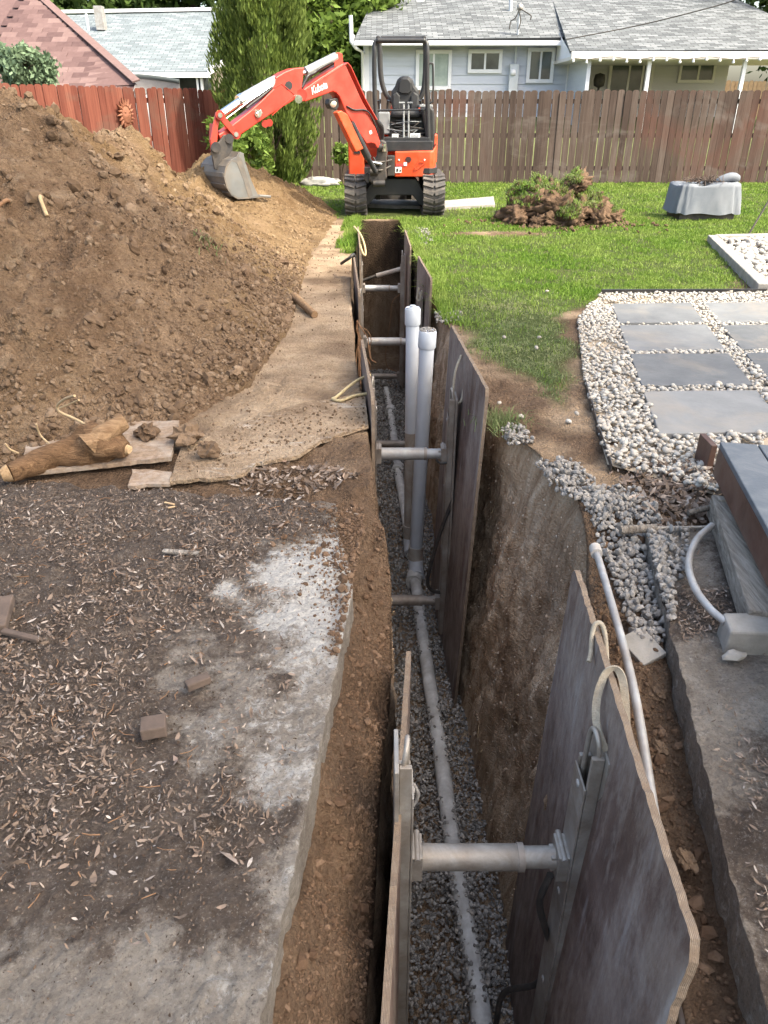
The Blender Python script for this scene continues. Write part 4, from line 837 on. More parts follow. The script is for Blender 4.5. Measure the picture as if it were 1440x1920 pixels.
st_ = MB(); cp = catmull([(.560, 1.345, .035), (.548, 1.36, .055), (.540, 1.40, .085), (.545, 1.435, .130), (.560, 1.455, .180), (.574, 1.46, .200), (.592, 1.458, .202), (.606, 1.44, .175), (.612, 1.40, .11), (.612, 1.36, .04)], 6)
for a, b in zip(cp[:-1], cp[1:]): st_.obox(a, b + (b - a) * .15, .020, .004, (.2, .9, .3))
fix_normals(st_.build('strap_loop', M['rope'], sh1))
sh2 = shore('second trench shore with grey streaked right panel beside the pipe risers', 4.10,
    ((-.055, 3.5, .19), (-.143, 4.72, .15), (-.055, 3.5, -2.2)), ((.506, 3.45, .25), (.43, 4.69, .25), (.43, 3.45, -2.1)), (-.38, -1.46), (-.045, .372), (.06, -.01))
hose(sh2, [PY(858, 905, 4.05), PY(850, 935, 4.04), PY(825, 1000, 4.03), PY(803, 1080, 4.03), PY(808, 1106, 4.04), PY(835, 1112, 4.07)], .012)
hose(sh2, [PY(818, 862, 4.03), PY(825, 868, 4.03), PY(838, 868, 4.03)], .008)
rope(sh2, [PY(865, 666, 4.18), PY(853, 700, 4.12), PY(850, 745, 4.08), PY(858, 756, 4.06), PY(866, 748, 4.06), PY(872, 715, 4.1), PY(879, 700, 4.12)], .008)
sh3 = shore('third trench shore with pale strut just behind the capped pipe risers', 6.85,
    ((-.205, 6.25, .12), (-.29, 7.45, .20), (-.20, 6.25, -2.2)), ((.40, 6.40, .20), (.335, 7.5, .20), (.37, 6.4, -2.1)), (-.46, -1.5), (-.19, .30), (-.02, -.05))
rope(sh3, [PY(785, 540, 6.7), PY(782, 560, 6.7), PY(787, 563, 6.7), PY(791, 545, 6.7)], .010)
sh4 = shore('farthest trench shore in front of the excavator with rope-tied left panel', 9.3,
    ((-.27, 8.7, .12), (-.335, 10.1, .13), (-.27, 8.7, -2.2)), ((.30, 8.7, .10), (.265, 9.9, .12), (.30, 8.7, -2.1)), (-.48, -1.6), (-.26, .20), (-.05, -.08))
rope(sh4, [PY(664, 425, 9.9), PY(676, 440, 9.5), PY(684, 462, 9.3), PY(685, 478, 9.2), PY(680, 474, 9.2), PY(673, 452, 9.4)], .012, 'rope_y')
# pipes
FZ = FLOOR_Z
pp_ = [P(a, b, FZ + .07) for a, b in [(915, 2010), (893, 1840), (866, 1690), (848, 1580), (824, 1400), (801, 1250), (780, 1100), (760, 960), (746, 880), (733, 780), (724, 730)]]
dp = MB().tube(catmull(pp_, 4), .043, 16).build('drain_pipe', M['pvc_drain']); tag(dp, 'dusty grey drain pipe lying in gravel along the trench floor', 'pipe')
for px, py in ((746, 880), (777, 1085), (732, 770)):
    q = Vector(P(px, py, FZ + .07)); MB().tube([q + Vector((-.008, -.05, 0)), q + Vector((.008, .06, 0))], .062, 16).build('coupling', M['pvc_drain'], dp)
tt = rng.uniform(0, 1, 2600); pa = np.array([[*p] for p in catmull(pp_, 40)]); idx = (tt * (len(pa) - 1)).astype(int); sd = rng.choice([-1, 1], 2600, p=[.35, .65]); pq = pa[idx] + np.stack([sd * rng.uniform(.012, .075, 2600), rng.normal(0, .01, 2600), rng.uniform(-.03, .0, 2600)], 1)
cover = (fbm(pq[:, 1] * 2.2, pq[:, 0] * 0, None, 3, 181) > -.1); pq[:, 2] += np.where(np.abs(pq[:, 0] - pa[idx][:, 0]) < .055, .045, .01)
tag(lumps('pipe_gravel', pq[cover], rng.uniform(.007, .013, cover.sum()), M['gravel'], None, None, .28, (1, .8, .6)), 'grey gravel heaped against the drain pipe', 'gravel', kind='stuff')
def riser(top, bot, r, label, capkind):
    top, bot = Vector(top), Vector(bot); d = (bot - top); L = d.length; d.normalize(); s = empty('cleanout_riser', tuple(bot), 0, label, 'pipe', 'capped risers standing in the trench')
    def pt(k): return top + d * k - bot
    MB().tube([pt(.10), pt(L * .5)], r, 24).build('pipe', M['pvc'], s)
    MB().tube([pt(L * .5), pt(L * .985)], r * (1.0 if capkind == 'plain' else .99), 24).build('lower_pipe', M['pvc'] if capkind == 'plain' else M['pvc_mud'], s)
    c = MB(); c.tube([pt(.0), pt(.008), pt(.11), pt(.118)], [r * 1.13, r * 1.19, r * 1.19, r * 1.10], 28); c.build('cap', M['pvc'], s)
    if capkind == 'nut':
        q = pt(0); n = MB(); n.tube([q - d * .022, q + d * .001], r * .42, 6).tube([q - d * .008, q + d * .004], r * 1.0, 24); n.build('square_plug', M['pvc'], s)
    else:
        q = pt(0); k = 60; a = rng.uniform(0, 6.28, k); rr = r * np.sqrt(rng.uniform(0, 1, k)); tag(lumps('gravel_on_cap', np.stack([q.x + rr * np.cos(a), q.y + rr * np.sin(a), q.z + .006 + .012 * (1 - rr / r)], 1), rng.uniform(.006, .011, k), M['gravel2'], s), kind='stuff')
    MB().tube([pt(L * .93), pt(L * .99)], r * 1.16, 24).build('coupling', M['pvc_mud'], s)
    q = pt(L * .97); MB().tube(catmull([q, q + Vector((0, -.005, -.05)), q + Vector((.004, -.05, -.11)), q + Vector((.008, -.12, -.13))], 5), r * 1.12, 20).build('elbow', M['pvc'], s)
    return s
riser(PY(802, 620, 4.95), PY(779, 1050, 4.93), .051, 'nearer grey pipe riser topped with loose gravel', 'plain')
riser(PY(774, 578, 5.30), PY(768, 1010, 5.25), .048, 'farther grey pipe riser with raised plug on its cap, muddy lower half', 'nut')
# conduit slanting across the far trench, hanging cable and roots
o = MB().tube([PY(668, 530, 9.9), PY(708, 516, 9.9)], .018, 10).build('crossing_conduit', M['hose']); tag(o, 'old conduit slanting across the far end of the trench', 'conduit'); MB().tube([PY(706, 517, 9.9), PY(756, 503, 9.9)], .028, 12).build('pale_sleeve', M['pvc_mud'], o)
o = MB().tube(catmull([PY(752, 550, 9.4), PY(736, 566, 9.4), PY(732, 600, 9.4), PY(724, 650, 9.4), PY(724, 680, 9.4), PY(735, 694, 9.4), PY(758, 697, 9.4)], 8), .006, 6).build('hanging_cable', M['root_d']); tag(o, 'thin brown cable hanging in a loop in the far trench', 'cable')
ro = MB()
for k in range(16):
    y0 = rng.uniform(5.4, 6.6); p = Vector((float(xl(y0)) + .04, y0, -.08 - rng.uniform(0, .15))); q = [p]
    for j in range(5): q.append(q[-1] + Vector((rng.normal(.014, .02), rng.normal(-.01, .03), -rng.uniform(.04, .12))))
    ro.tube(catmull(q, 3), [.004] * (len(q) * 3 - 2), 5)
tag(ro.build('hanging_roots', M['root_d']), 'tangle of thin brown roots hanging from the left trench lip', 'roots', kind='stuff')
# sheets of old plywood lying on the path
def sheet(pts, z, th, label, seed, jag=.012, name='plywood_sheet', m='mud_ply', tilt=0):
    out = []; r2 = np.random.default_rng(seed)
    for k in range(len(pts)):
        a, b = Vector(pts[k]), Vector(pts[(k + 1) % len(pts)]); n = max(2, int((b - a).length / .03))
        for j in range(n): p = a.lerp(b, j / n); out.append((p.x + r2.normal(0, jag * .5), p.y + r2.normal(0, jag)))
    o = MB().prism(out, lambda u, v: (u, v, z - th), lambda u, v: (u, v, z + tilt * (v - pts[0][1]))).build(name, M[m]); fix_normals(o); return tag(o, label, 'plywood')
g_ = lambda *q: [P(a, b, .03)[:2] for a, b in q]
sheet(g_((40, 897), (322, 866), (337, 797), (60, 800)), .055, .02, 'grey muddy plywood sheet lying under the log', 1, .003)
sheet(g_((240, 912), (318, 908), (322, 886), (250, 880)), .035, .016, 'small pale offcut of plywood at the slab corner', 2, .005)
sheet(g_((318, 905), (400, 900), (455, 893), (480, 872), (558, 858), (600, 830), (690, 800), (684, 740), (560, 760), (345, 830)), .040, .018, 'mud-covered plywood sheet with splintered front edge beside the trench', 3, .004, m='dirt_board')
# mud and dust over that sheet
x, y = scatter(1100, -.95, -.1, 2.95, 4.0, lambda x, y: in_poly(x, y, g_((330, 900), (480, 866), (690, 800), (684, 740), (345, 820))) * .6)
tag(lumps('sheet_mud', np.stack([x, y, np.full(len(x), .043)], 1), rng.uniform(.003, .010, len(x)), M['clod'], None, None, .25, (1, .9, .5)), 'crumbs of mud strewn over the splintered plywood', 'soil', kind='stuff')
for pts, lab in (([(632, 748), (650, 726), (676, 716), (690, 712)], 'tan rope'), ):
    rp_ = [Vector(P(a, b, .05)) for a, b in [(694, 703), (672, 712), (650, 728), (630, 745), (624, 748), (640, 751), (665, 742), (690, 738)]]
    tag(MB().tube(catmull(rp_, 6), .009, 7).build('tan_rope', M['rope_y']), 'tan rope looped on the dirt beside the second left panel', 'rope')
o = MB().tube(catmull([P(640, 494, .12), P(655, 484, .2), P(664, 478, .22), P(668, 500, .1)], 5), .015, 7).build('black_strap', M['hose']); tag(o, 'dark strap tied over the third left panel', 'strap')
tag(MB().tube([P(552, 556, .05), P(590, 590, .03)], [.035, .028], 10).build('fallen_stick', M['log']), 'short thick stick at the foot of the dirt pile', 'stick')

# ---------------------------------------------------------------- mini excavator (built in world space, hung on an Empty at its base)
EX = Vector((.164, 13.2, 0)); ex = empty('mini_excavator', tuple(EX), 0, 'red-orange mini excavator with open roll bar, boom reaching over the dirt pile', 'excavator')
def kid(o, parent=None):
    o.parent = parent or ex
    if parent is None: o.location = -EX
    return o
def pbox(mb, x0, x1, y0, y1, Y0, Y1):
    a = PY(x0, y1, Y0); b = PY(x1, y0, Y0); return mb.box(min(a[0], b[0]), max(a[0], b[0]), Y0, Y1, min(a[2], b[2]), max(a[2], b[2]))
def part(name, m, mb, parent=None, bev=.006, sm=None): return kid(fix_normals(mb.build(name, M[m], None, sm, bev)), parent)
# tracks
TL, TR, TH = 12.18, 14.0, .54
def loop_pt(s, r=.27, off=0.0):                      # s in 0..1 round the belt in the Y-Z plane: returns y, z, tangent angle
    r2 = r + off; L = (TR - TL) - 2 * r; per = 2 * L + 2 * math.pi * r; d = (s % 1) * per
    y0, y1 = TL + r, TR - r
    if d < L: return y0 + d, r - r2, 0.0
    d -= L
    if d < math.pi * r: a = d / r; return y1 + math.sin(a) * r2, r - math.cos(a) * r2, a
    d -= math.pi * r
    if d < L: return y1 - d, r + r2, math.pi
    d -= L; a = math.pi + d / r; return y0 + math.sin(a) * r2, r - math.cos(a) * r2, a
lug = MB(); w2 = .165
for s in (-1, 1): lug.obox((s * .012, -.02, .0), (s * w2, .025, .0), .05, .036, (0, 0, 1))
lug_o = fix_normals(lug.build('tread_lug', M['rubber'], None, None, .008)); lug_me = lug_o.data; bpy.data.objects.remove(lug_o)
for cx in (-.435, .765):
    tr = empty('track', (cx - EX.x, -EX.y, 0)); tr.parent = ex
    mb = MB(); n = 64
    vv = []
    for k in range(n):
        for off, xx in ((0, -w2), (0, w2), (-.04, w2), (-.04, -w2)):
            y_, z_, a = loop_pt(k / n, .27, off - .012); vv.append((xx, y_, z_ + .012))
    ff = []
    for k in range(n):
        a, b = k * 4, ((k + 1) % n) * 4
        for j in range(4): ff.append((a + j, a + (j + 1) % 4, b + (j + 1) % 4, b + j))
    mb.add(vv, ff, True); belt = fix_normals(mb.build('track_belt', M['rubber'], tr, None, .004))
    for k in range(40):
        y_, z_, a = loop_pt((k + .5) / 40, .27, .0); o = bpy.data.objects.new('tread_lug', lug_me); col.objects.link(o); o.parent = belt; o.location = (0, y_, z_ + .012); o.rotation_euler = (a + math.pi, 0, 0)
    fr = MB(); fr.box(-.09, .09, TL + .25, TR - .25, .12, .42); fr = fix_normals(fr.build('track_frame', M['black'], tr, None, .01))
    sgn = 1 if cx < 0 else -1
    for yy, rr in ((TL + .27, .21), (TR - .27, .2)): MB().lathe([(0, .1 * sgn), (rr * .5, .1 * sgn), (rr * .55, .08 * sgn), (rr * .9, .085 * sgn), (rr, .05 * sgn), (rr, -.08 * sgn)], 24, (0, yy, .27), (1, 0, 0)).build('drive_wheel', M['dark'], tr)
    for q in range(4): MB().lathe([(0, .095 * sgn), (.06, .095 * sgn), (.065, -.08 * sgn)], 14, (0, TL + .48 + q * .3, .1), (1, 0, 0)).build('track_roller', M['dark'], tr)
# undercarriage arch, blade
mb = MB(); arch = [(-.30, .10), (-.24, .12), (-.12, .26), (.45, .26), (.57, .12), (.63, .10), (.63, .30), (.5, .50), (-.16, .50), (-.30, .30)]
mb.prism(arch, lambda u, w: (u, 12.62, w), lambda u, w: (u, 13.5, w)); part('undercarriage', 'black', mb, None, .012)
part('blade_arm', 'dark', MB().box(-.14, -.06, 13.4, 14.35, .12, .22).box(.38, .46, 13.4, 14.35, .12, .22))
mb = MB(); pr = [(14.35, .02), (14.40, .04), (14.44, .16), (14.40, .30), (14.34, .34), (14.31, .34), (14.37, .28), (14.40, .16), (14.36, .05)]
mb.prism(pr, lambda u, w: (-.60, u, w), lambda u, w: (.93, u, w)); part('dozer_blade', 'dark', mb)
mb = MB().lathe([(.36, .50), (.38, .52), (.38, .60), (.30, .60)], 32, (.164, 13.2, 0)); part('slew_ring', 'dark', mb, None, 0)
# upper structure
mb = MB(); plan = [(-.42, 12.62), (.15, 12.55), (.70, 12.45), (.82, 12.60), (.86, 13.4), (.74, 13.95), (.40, 14.12), (-.10, 14.12), (-.44, 13.9), (-.54, 13.3), (-.52, 12.75)]
mb.prism(plan, lambda u, w: (u, w, .58), lambda u, w: (u, w, .66)); part('turntable', 'black', mb)
# orange front panel with wrapped right corner
f_ = lambda px, py, Y=12.45: PY(px, py, Y)
p0, p1 = f_(740, 332), f_(812, 284); mb = MB()
prof = [(p0[0], 12.46), (p1[0] - .04, 12.46), (p1[0] + .01, 12.50), (p1[0] + .06, 12.62), (p1[0] + .10, 13.35), (p1[0] + .06, 13.40), (p1[0] - .02, 12.70), (p0[0], 12.56)]
n = len(prof); zt = lambda u, w: p1[2] + (.09 if u > p1[0] + .03 else 0.0)
mb.prism(prof, lambda u, w: (u - (.012 if u > p1[0] - .02 else 0), w + .01, p0[2]), lambda u, w: (u, w, zt(u, w))); front = part('front_panel', 'orange', mb, None, .014)
mb = MB(); ins = [f_(781, 318, 12.453), f_(798, 305, 12.453), f_(786, 303, 12.453), f_(777, 316, 12.453)]
rid = MB()
for a, b in zip(ins, ins[1:] + ins[:1]): rid.obox(a, b, .012, .010, (0, -1, 0))
part('pressed_ridge', 'orange', rid, front, .002)
g = MB()
for k in range(5): z0 = f_(766, 304 - k * 2.2)[2]; hw = .045 * math.sqrt(max(.1, 1 - ((k - 2) / 2.6) ** 2)); x0 = f_(766, 300)[0]; g.box(x0 - hw, x0 + hw, 12.452, 12.46, z0, z0 + .010)
part('round_vent', 'black', g, front, 0)
for px, py in ((748, 300), (796, 300)): kid(MB().lathe([(0, .006), (.012, .006), (.014, 0)], 10, f_(px, py, 12.459), (0, -1, 0)).build('bolt', M['decal']), front)
for (a, b, c_, d_, mm) in ((741, 753, 313, 324, 'decal'), (757, 763, 304, 311, 'decal'), (742, 756, 307, 311, 'red_decal')): part('warning_decal', mm, pbox(MB(), a, b, c_, d_, 12.455, 12.458), front, 0)
for (a, b, c_, d_) in ((743, 747, 316, 322), (749, 752, 318, 322)): part('decal_print', 'dark', pbox(MB(), a, b, c_, d_, 12.4525, 12.4545), front, 0)
# rear counterweight and right side cover
mb = MB(); cw = [(.86, 13.42), (.88, 13.6), (.76, 13.98), (.42, 14.18), (-.10, 14.18), (-.46, 13.95), (-.56, 13.5), (-.46, 13.45), (.70, 13.42)]
mb.prism(cw, lambda u, w: (u, w, .67), lambda u, w: (u, w, 1.10)); part('counterweight', 'orange', mb, None, .03)
mb = MB(); poly = [(652, 236), (668, 246), (682, 290), (684, 332), (654, 330)]
mb.prism(poly, lambda u, w: PY(u, w, 12.60), lambda u, w: tuple(Vector(PY(u, w, 12.60)) + Vector((-.02, .85, 0)))); lc = part('left_cover', 'orange', mb, None, .02)
mb = MB(); mb.prism([(661, 262), (668, 264), (676, 288), (664, 288)], lambda u, w: PY(u, w, 12.595), lambda u, w: PY(u, w, 12.59)); part('vent_slot', 'black', mb, lc, 0)
# cab floor, bulkhead
part('front_bulkhead', 'black', pbox(MB(), 718, 812, 264, 284, 12.52, 12.60), None, .012)
part('floor_plate', 'black', pbox(MB(), 716, 806, 258, 264, 12.62, 13.2), None, .006)
part('seat_base', 'black', pbox(MB(), 728, 796, 216, 262, 13.15, 13.6), None, .02)
for k in range(5):
    a = PY(738, 246 - k * 6, 13.08); b = PY(784, 241 - k * 6, 13.08); part('bellows_fold', 'black', MB().box(a[0] + .01 * k, b[0] - .01 * k, 13.05 - .012 * (k % 2), 13.2, a[2], b[2] - .012), None, .008)
mb = MB(); pbox(mb, 733, 790, 207, 221, 13.0, 13.55); seat = part('seat_cushion', 'seat', mb, None, .04)
mb = MB(); sb_ = [(737, 208), (733, 190), (734, 172), (741, 162), (745, 150), (752, 143), (766, 143), (774, 149), (778, 161), (785, 170), (787, 190), (784, 208)]
mb.prism(sb_, lambda u, w: PY(u, w, 13.42), lambda u, w: tuple(Vector(PY(u, w, 13.42)) + Vector((0, .14, .01)))); sbk = part('seat_backrest', 'seat', mb, None, .035)
mb = MB(); mb.prism([(747, 172), (748, 154), (754, 147), (765, 147), (771, 154), (772, 171), (766, 176), (753, 176)], lambda u, w: PY(u, w, 13.385), lambda u, w: PY(u, w, 13.43)); part('headrest_pad', 'black', mb, sbk, .015)
for s0 in ([(737, 205), (736, 178), (744, 172), (750, 180), (750, 206)], [(784, 205), (784, 178), (776, 172), (770, 180), (770, 206)]):
    mb = MB(); mb.prism(s0, lambda u, w: PY(u, w, 13.375), lambda u, w: PY(u, w, 13.43)); part('side_bolster', 'seat', mb, sbk, .018)
part('left_console', 'grey_panel', pbox(MB(), 709, 731, 210, 252, 12.95, 13.5), None, .02)
mb = MB(); rc = [(790, 205), (806, 198), (814, 205), (816, 250), (814, 282), (800, 286), (797, 250)]
mb.prism(rc, lambda u, w: PY(u, w, 12.9), lambda u, w: tuple(Vector(PY(u, w, 12.9)) + Vector((0, .9, 0)))); part('right_side_panel', 'black', mb, None, .03)
part('right_console', 'grey_panel', pbox(MB(), 786, 812, 196, 202, 12.95, 13.5), None, .012)
mb = MB(); pbox(mb, 732, 790, 196, 232, 13.62, 13.98); part('engine_hood', 'orange', mb, None, .04)
for px in (757, 766):
    lv = MB().tube([PY(px, 262, 12.75), PY(px, 196, 12.85)], .014, 10); lv.tube([PY(px - 9 if px < 760 else px - 2, 193, 12.85), PY(px + 2 if px < 760 else px + 8, 193, 12.85)], .015, 10); part('travel_lever', 'grey_panel', lv, None, 0)
for px, tx in ((711, 710), (726, 728), (790, 788)): part('joystick', 'black', MB().tube([PY(px, 214, 13.0), PY(px, 200, 13.0), PY(tx, 188, 12.98)], [.02, .014, .024], 10), None, 0)
for (a, b, c_, d_) in ((735, 747, 251, 267), (769, 788, 250, 266)): part('floor_label', 'decal', pbox(MB(), a, b, c_, d_, 12.70, 12.706), None, 0)
pr_ = MB()
for k in range(5): pbox(pr_, 771, 785, 252.5 + k * 2.4, 253.4 + k * 2.4, 12.696, 12.699)
for k in range(4): pbox(pr_, 737, 745, 253.5 + k * 3, 254.5 + k * 3, 12.696, 12.699)
part('label_print', 'grey_panel', pr_, None, 0)
for k in range(9):                                     # cables and hoses under the seat
    a = PY(rng.uniform(722, 736), rng.uniform(225, 258), 12.95); b = PY(rng.uniform(785, 800), rng.uniform(225, 258), 12.95); mid = tuple((np.array(a) + np.array(b)) / 2 + np.array([0, -.03, rng.uniform(-.12, .06)]))
    part('control_cable', 'dark' if k % 3 else 'grey_panel', MB().tube(catmull([a, mid, b], 6), .008, 6), None, 0)
# roll bar
yF, yB = 12.72, 13.62
rb = MB().tube(catmull([PY(716, 262, yF), PY(705, 215, yF), PY(702, 150, yF), PY(702, 100, yF), PY(703, 82, yF + .02), PY(710, 75, yF + .05)], 6), .034, 14)
rb.tube(catmull([PY(804, 284, yF), PY(802, 215, yF), PY(801, 150, yF), PY(801, 100, yF), PY(800, 82, yF + .02), PY(795, 75, yF + .05)], 6), .034, 14); part('front_post', 'black', rb, None, 0)
rb = MB().tube(catmull([PY(710, 76, yB), PY(712, 95, yB), PY(714, 140, yB), PY(720, 168, yB), PY(730, 186, yB), PY(742, 193, yB)], 6), .04, 14)
rb.tube(catmull([PY(797, 76, yB), PY(798, 100, yB), PY(797, 140, yB), PY(793, 172, yB), PY(783, 190, yB), PY(774, 194, yB)], 6), .04, 14); part('rear_post', 'black', rb, None, 0)
mb = MB(); a, b = PY(705, 81, yF), PY(799, 71, yF); c_, d_ = PY(708, 80, yB), PY(799, 72, yB)
mb.box(a[0], b[0], yF - .05, yF + .07, a[2], b[2]); part('top_bar', 'black', mb, None, .03)
part('top_side_bar', 'black', MB().obox((a[0] + .03, yF, a[2] + .06), (c_[0] + .03, yB, c_[2] + .05), .06, .07).obox((b[0] - .03, yF, a[2] + .06), (d_[0] - .03, yB, c_[2] + .05), .06, .07), None, .02)
part('top_rear_bar', 'black', MB().obox((c_[0], yB, c_[2] + .05), (d_[0], yB, c_[2] + .05), .07, .08), None, .02)
part('cross_bar', 'black', MB().tube([PY(704, 207, yF), PY(803, 205, yF)], .014, 10), None, 0)
part('grab_handle', 'black', MB().tube(catmull([PY(803, 120, yF), PY(809, 119, yF), PY(812, 126, yF), PY(812, 184, yF), PY(809, 192, yF), PY(803, 195, yF)], 5), .014, 10), None, 0)
# boom, arm and bucket lie in one slewed vertical plane
O2 = Vector((-.02, 12.2, 0)); E2 = Vector((-.741, -.671, 0)); N2 = Vector((.671, -.741, 0))
def bp(px, py, off=0.0):
    d = Vector(ray(px, py)); o = O2 + N2 * off; c0 = Vector((0, 0, CAM_H)); t = (o - c0).dot(N2) / d.dot(N2); return c0 + d * t
def slab2(poly, off, th): return MB().prism(poly, lambda u, w: tuple(bp(u, w, off)), lambda u, w: tuple(bp(u, w, off) - N2 * th))
boom_poly = [(687.6, 269.6), (668, 240), (649.7, 211.8), (643, 196), (637, 181), (631, 174), (624.5, 171.5), (613.6, 175.7), (572, 191), (568.5, 188.3), (569.4, 167.6), (600, 146), (635.3, 123.3), (644, 118.4), (649.7, 125), (662, 152), (678.6, 188.3), (699.4, 224.5), (713.8, 267.8), (709, 278.6), (703, 270), (696, 268)]
boom = part('boom', 'red', slab2(boom_poly, .09, .18), None, .012)
rim = MB(); up = [(569.4, 167.6), (600, 146), (635.3, 123.3), (644, 118.4), (649.7, 125), (662, 152), (678.6, 188.3), (699.4, 224.5)]
for a, b in zip(up[:-1], up[1:]): rim.obox(bp(*a, .0), bp(*b, .0), .19, .012, (0, 0, 1)) if abs(b[1] - a[1]) < 40 else rim.obox(bp(*a, .0), bp(*b, .0), .19, .012, tuple(-E2))
part('boom_flange', 'red', rim, boom, .002)
part('cylinder_bracket', 'red', slab2([(627, 126), (629, 101), (634, 98), (642, 100), (644, 119)], .05, .02), boom); part('cylinder_bracket', 'red', slab2([(627, 126), (629, 101), (634, 98), (642, 100), (644, 119)], -.03, .02), boom)
arm_poly = [(571, 126), (551, 127.8), (533, 135), (517, 144.7), (514, 165), (490, 189), (470, 207), (428, 240), (410, 252), (414, 262), (428, 262), (443, 258.5), (504, 217), (553, 187), (562, 178), (566, 166)]
arm = part('arm', 'red', slab2(arm_poly, .075, .15), None, .012)
hol = [(541.5 + 7 * math.cos(a), 160.5 + 8.5 * math.sin(a)) for a in np.linspace(0, 6.28, 18)[:-1]]; part('arm_opening_disc', 'black', slab2(hol, .079, .01), arm, 0)  # flat black disc stands in for the shaded hole through the arm
w_ = MB()
for a, b in (((514, 165), (528, 157)), ((528, 157), (553, 178)), ((553, 178), (510, 216))): w_.obox(bp(*a, .077), bp(*b, .077), .008, .010, tuple(N2))
part('weld_seam', 'red', w_, arm, 0)
part('side_lug', 'chrome', MB().tube([bp(484, 213, .075), bp(484, 213, .11)], .045, 10).obox(bp(480, 216, .09), bp(489, 209, .09), .05, .05), arm, .005)
part('lifting_eye', 'red', MB().tube([bp(497, 232, .05), bp(497, 232, .02)], .045, 12).tube([bp(505, 230, .05), bp(505, 230, .02)], .045, 12), arm, 0)
def pin(px, py, r, o0, o1, m='dark', parent=None, name='pivot_pin'): return part(name, m, MB().tube([bp(px, py, o0), bp(px, py, o1)], r, 16), parent, .004)
pin(560, 186, .05, .125, -.125, 'chrome'); pin(566, 178, .07, .11, -.11, 'red')
# cylinders
ac = part('arm_cylinder', 'cyl', MB().tube([bp(629, 107, 0), bp(573, 135, 0)], .058, 18), None, 0); part('cylinder_rod', 'chrome', MB().tube([bp(573, 135, 0), bp(556, 141, 0)], .03, 12), ac, 0)
part('hose', 'black', MB().tube(catmull([bp(622, 116, .04), bp(600, 128, .05), bp(590, 136, .04), bp(578, 142, .05), bp(572, 152, .05), bp(566, 164, .05)], 5), .02, 8), ac, 0)
part('hose', 'black', MB().tube(catmull([bp(612, 124, -.03), bp(588, 138, -.02), bp(572, 150, -.03)], 5), .018, 8), ac, 0)
bc = part('bucket_cylinder', 'cyl', MB().tube([bp(517, 153, 0), bp(508, 157, 0), bp(450, 190, 0)], .072, 18), None, 0); part('cylinder_rod', 'chrome', MB().tube([bp(450, 190, 0), bp(412, 216, 0)], .045, 14), bc, 0); part('gland', 'chrome', MB().tube([bp(455, 187, 0), bp(448, 191, 0)], .078, 18), bc, 0)
part('hose', 'black', MB().tube(catmull([bp(510, 165, .06), bp(490, 181, .075), bp(470, 196, .07), bp(462, 203, .07)], 5), .016, 8), bc, 0)
part('grease_pipe', 'chrome', MB().tube([bp(512, 160, .085), bp(470, 188, .085), bp(425, 222, .08)], .008, 6), bc, 0)
mb = slab2([(632, 211), (640, 207), (652, 214), (682, 279), (668, 285), (650, 248)], .20, .10); part('boom_cylinder_guard', 'orange', mb, None, .012)
part('boom_cylinder', 'black', MB().tube([bp(658, 232, .15), bp(690, 296, .15)], .055, 14).tube([bp(690, 296, .15), bp(704, 322, .15)], .035, 12), None, 0)
lamp = part('work_light', 'black', slab2([(618, 186), (634, 183), (636, 200), (632, 206), (621, 204), (617, 195)], .05, .10), None, .01)
part('lamp_lens', 'lens', MB().lathe([(0, .012), (.035, .008), (.05, 0)], 14, bp(625, 196, .06), tuple(N2 + Vector((-.2, 0, -.5)))), lamp, 0)
part('hose', 'black', MB().tube(catmull([bp(650, 199, .10), bp(664, 206, .11), bp(682, 206, .11), bp(692, 212, .11), bp(702, 230, .1), bp(708, 250, .05)], 6), .012, 8), boom, 0)
for k in range(4): part('hose', 'black', MB().tube(catmull([bp(684 + 3 * k, 193 + 3 * k, -.02 - .03 * k), bp(700 + 2 * k, 214 + 3 * k, -.02 - .03 * k), Vector(PY(712 + 2 * k, 240, 12.3)), Vector(PY(716, 270 + 5 * k, 12.35))], 6), .017, 8), boom, 0)
part('white_badge', 'decal', slab2([(692, 246), (696, 244), (698, 250), (694, 252)], .0935, .002), boom, 0)
# swing bracket
mb = MB(); sw_ = [(708, 266), (716, 262), (724, 266), (727, 285), (724, 312), (726, 334), (716, 344), (698, 346), (690, 336), (696, 312), (706, 292)]
mb.prism(sw_, lambda u, w: PY(u, w, 12.12), lambda u, w: tuple(Vector(PY(u, w, 12.12)) + Vector((0, .20, 0)))); swb = part('swing_bracket', 'dark', mb, None, .02)
for (a, b, r) in (((709, 276), (722, 276), .05), ((694, 322), (708, 322), .05), ((700, 344), (722, 344), .045)): part('bracket_pin', 'dark', MB().tube([PY(*a, 12.08), PY(*b, 12.08)], r, 12), swb, .004)
part('bracket_pin', 'chrome', MB().tube([PY(720, 270, 12.06), PY(720, 284, 12.06)], .03, 10).tube([PY(698, 304, 12.05), PY(716, 308, 12.05)], .022, 8), swb, 0)
for k in range(6):
    a = PY(rng.uniform(690, 705), rng.uniform(295, 320), 12.06); b = PY(rng.uniform(718, 736), rng.uniform(295, 330), 12.25); part('hose', 'dark', MB().tube(catmull([a, tuple((np.array(a) + np.array(b)) / 2 + np.array([0, -.05, rng.uniform(-.1, .05)])), b], 6), .014, 7), swb, 0)
part('valve_block', 'dark', pbox(MB(), 726, 740, 292, 330, 12.35, 12.6), None, .01)
part('hose_clamp', 'dark', MB().obox(PY(684, 326, 12.2), PY(694, 340, 12.2), .1, .1), None, .01)
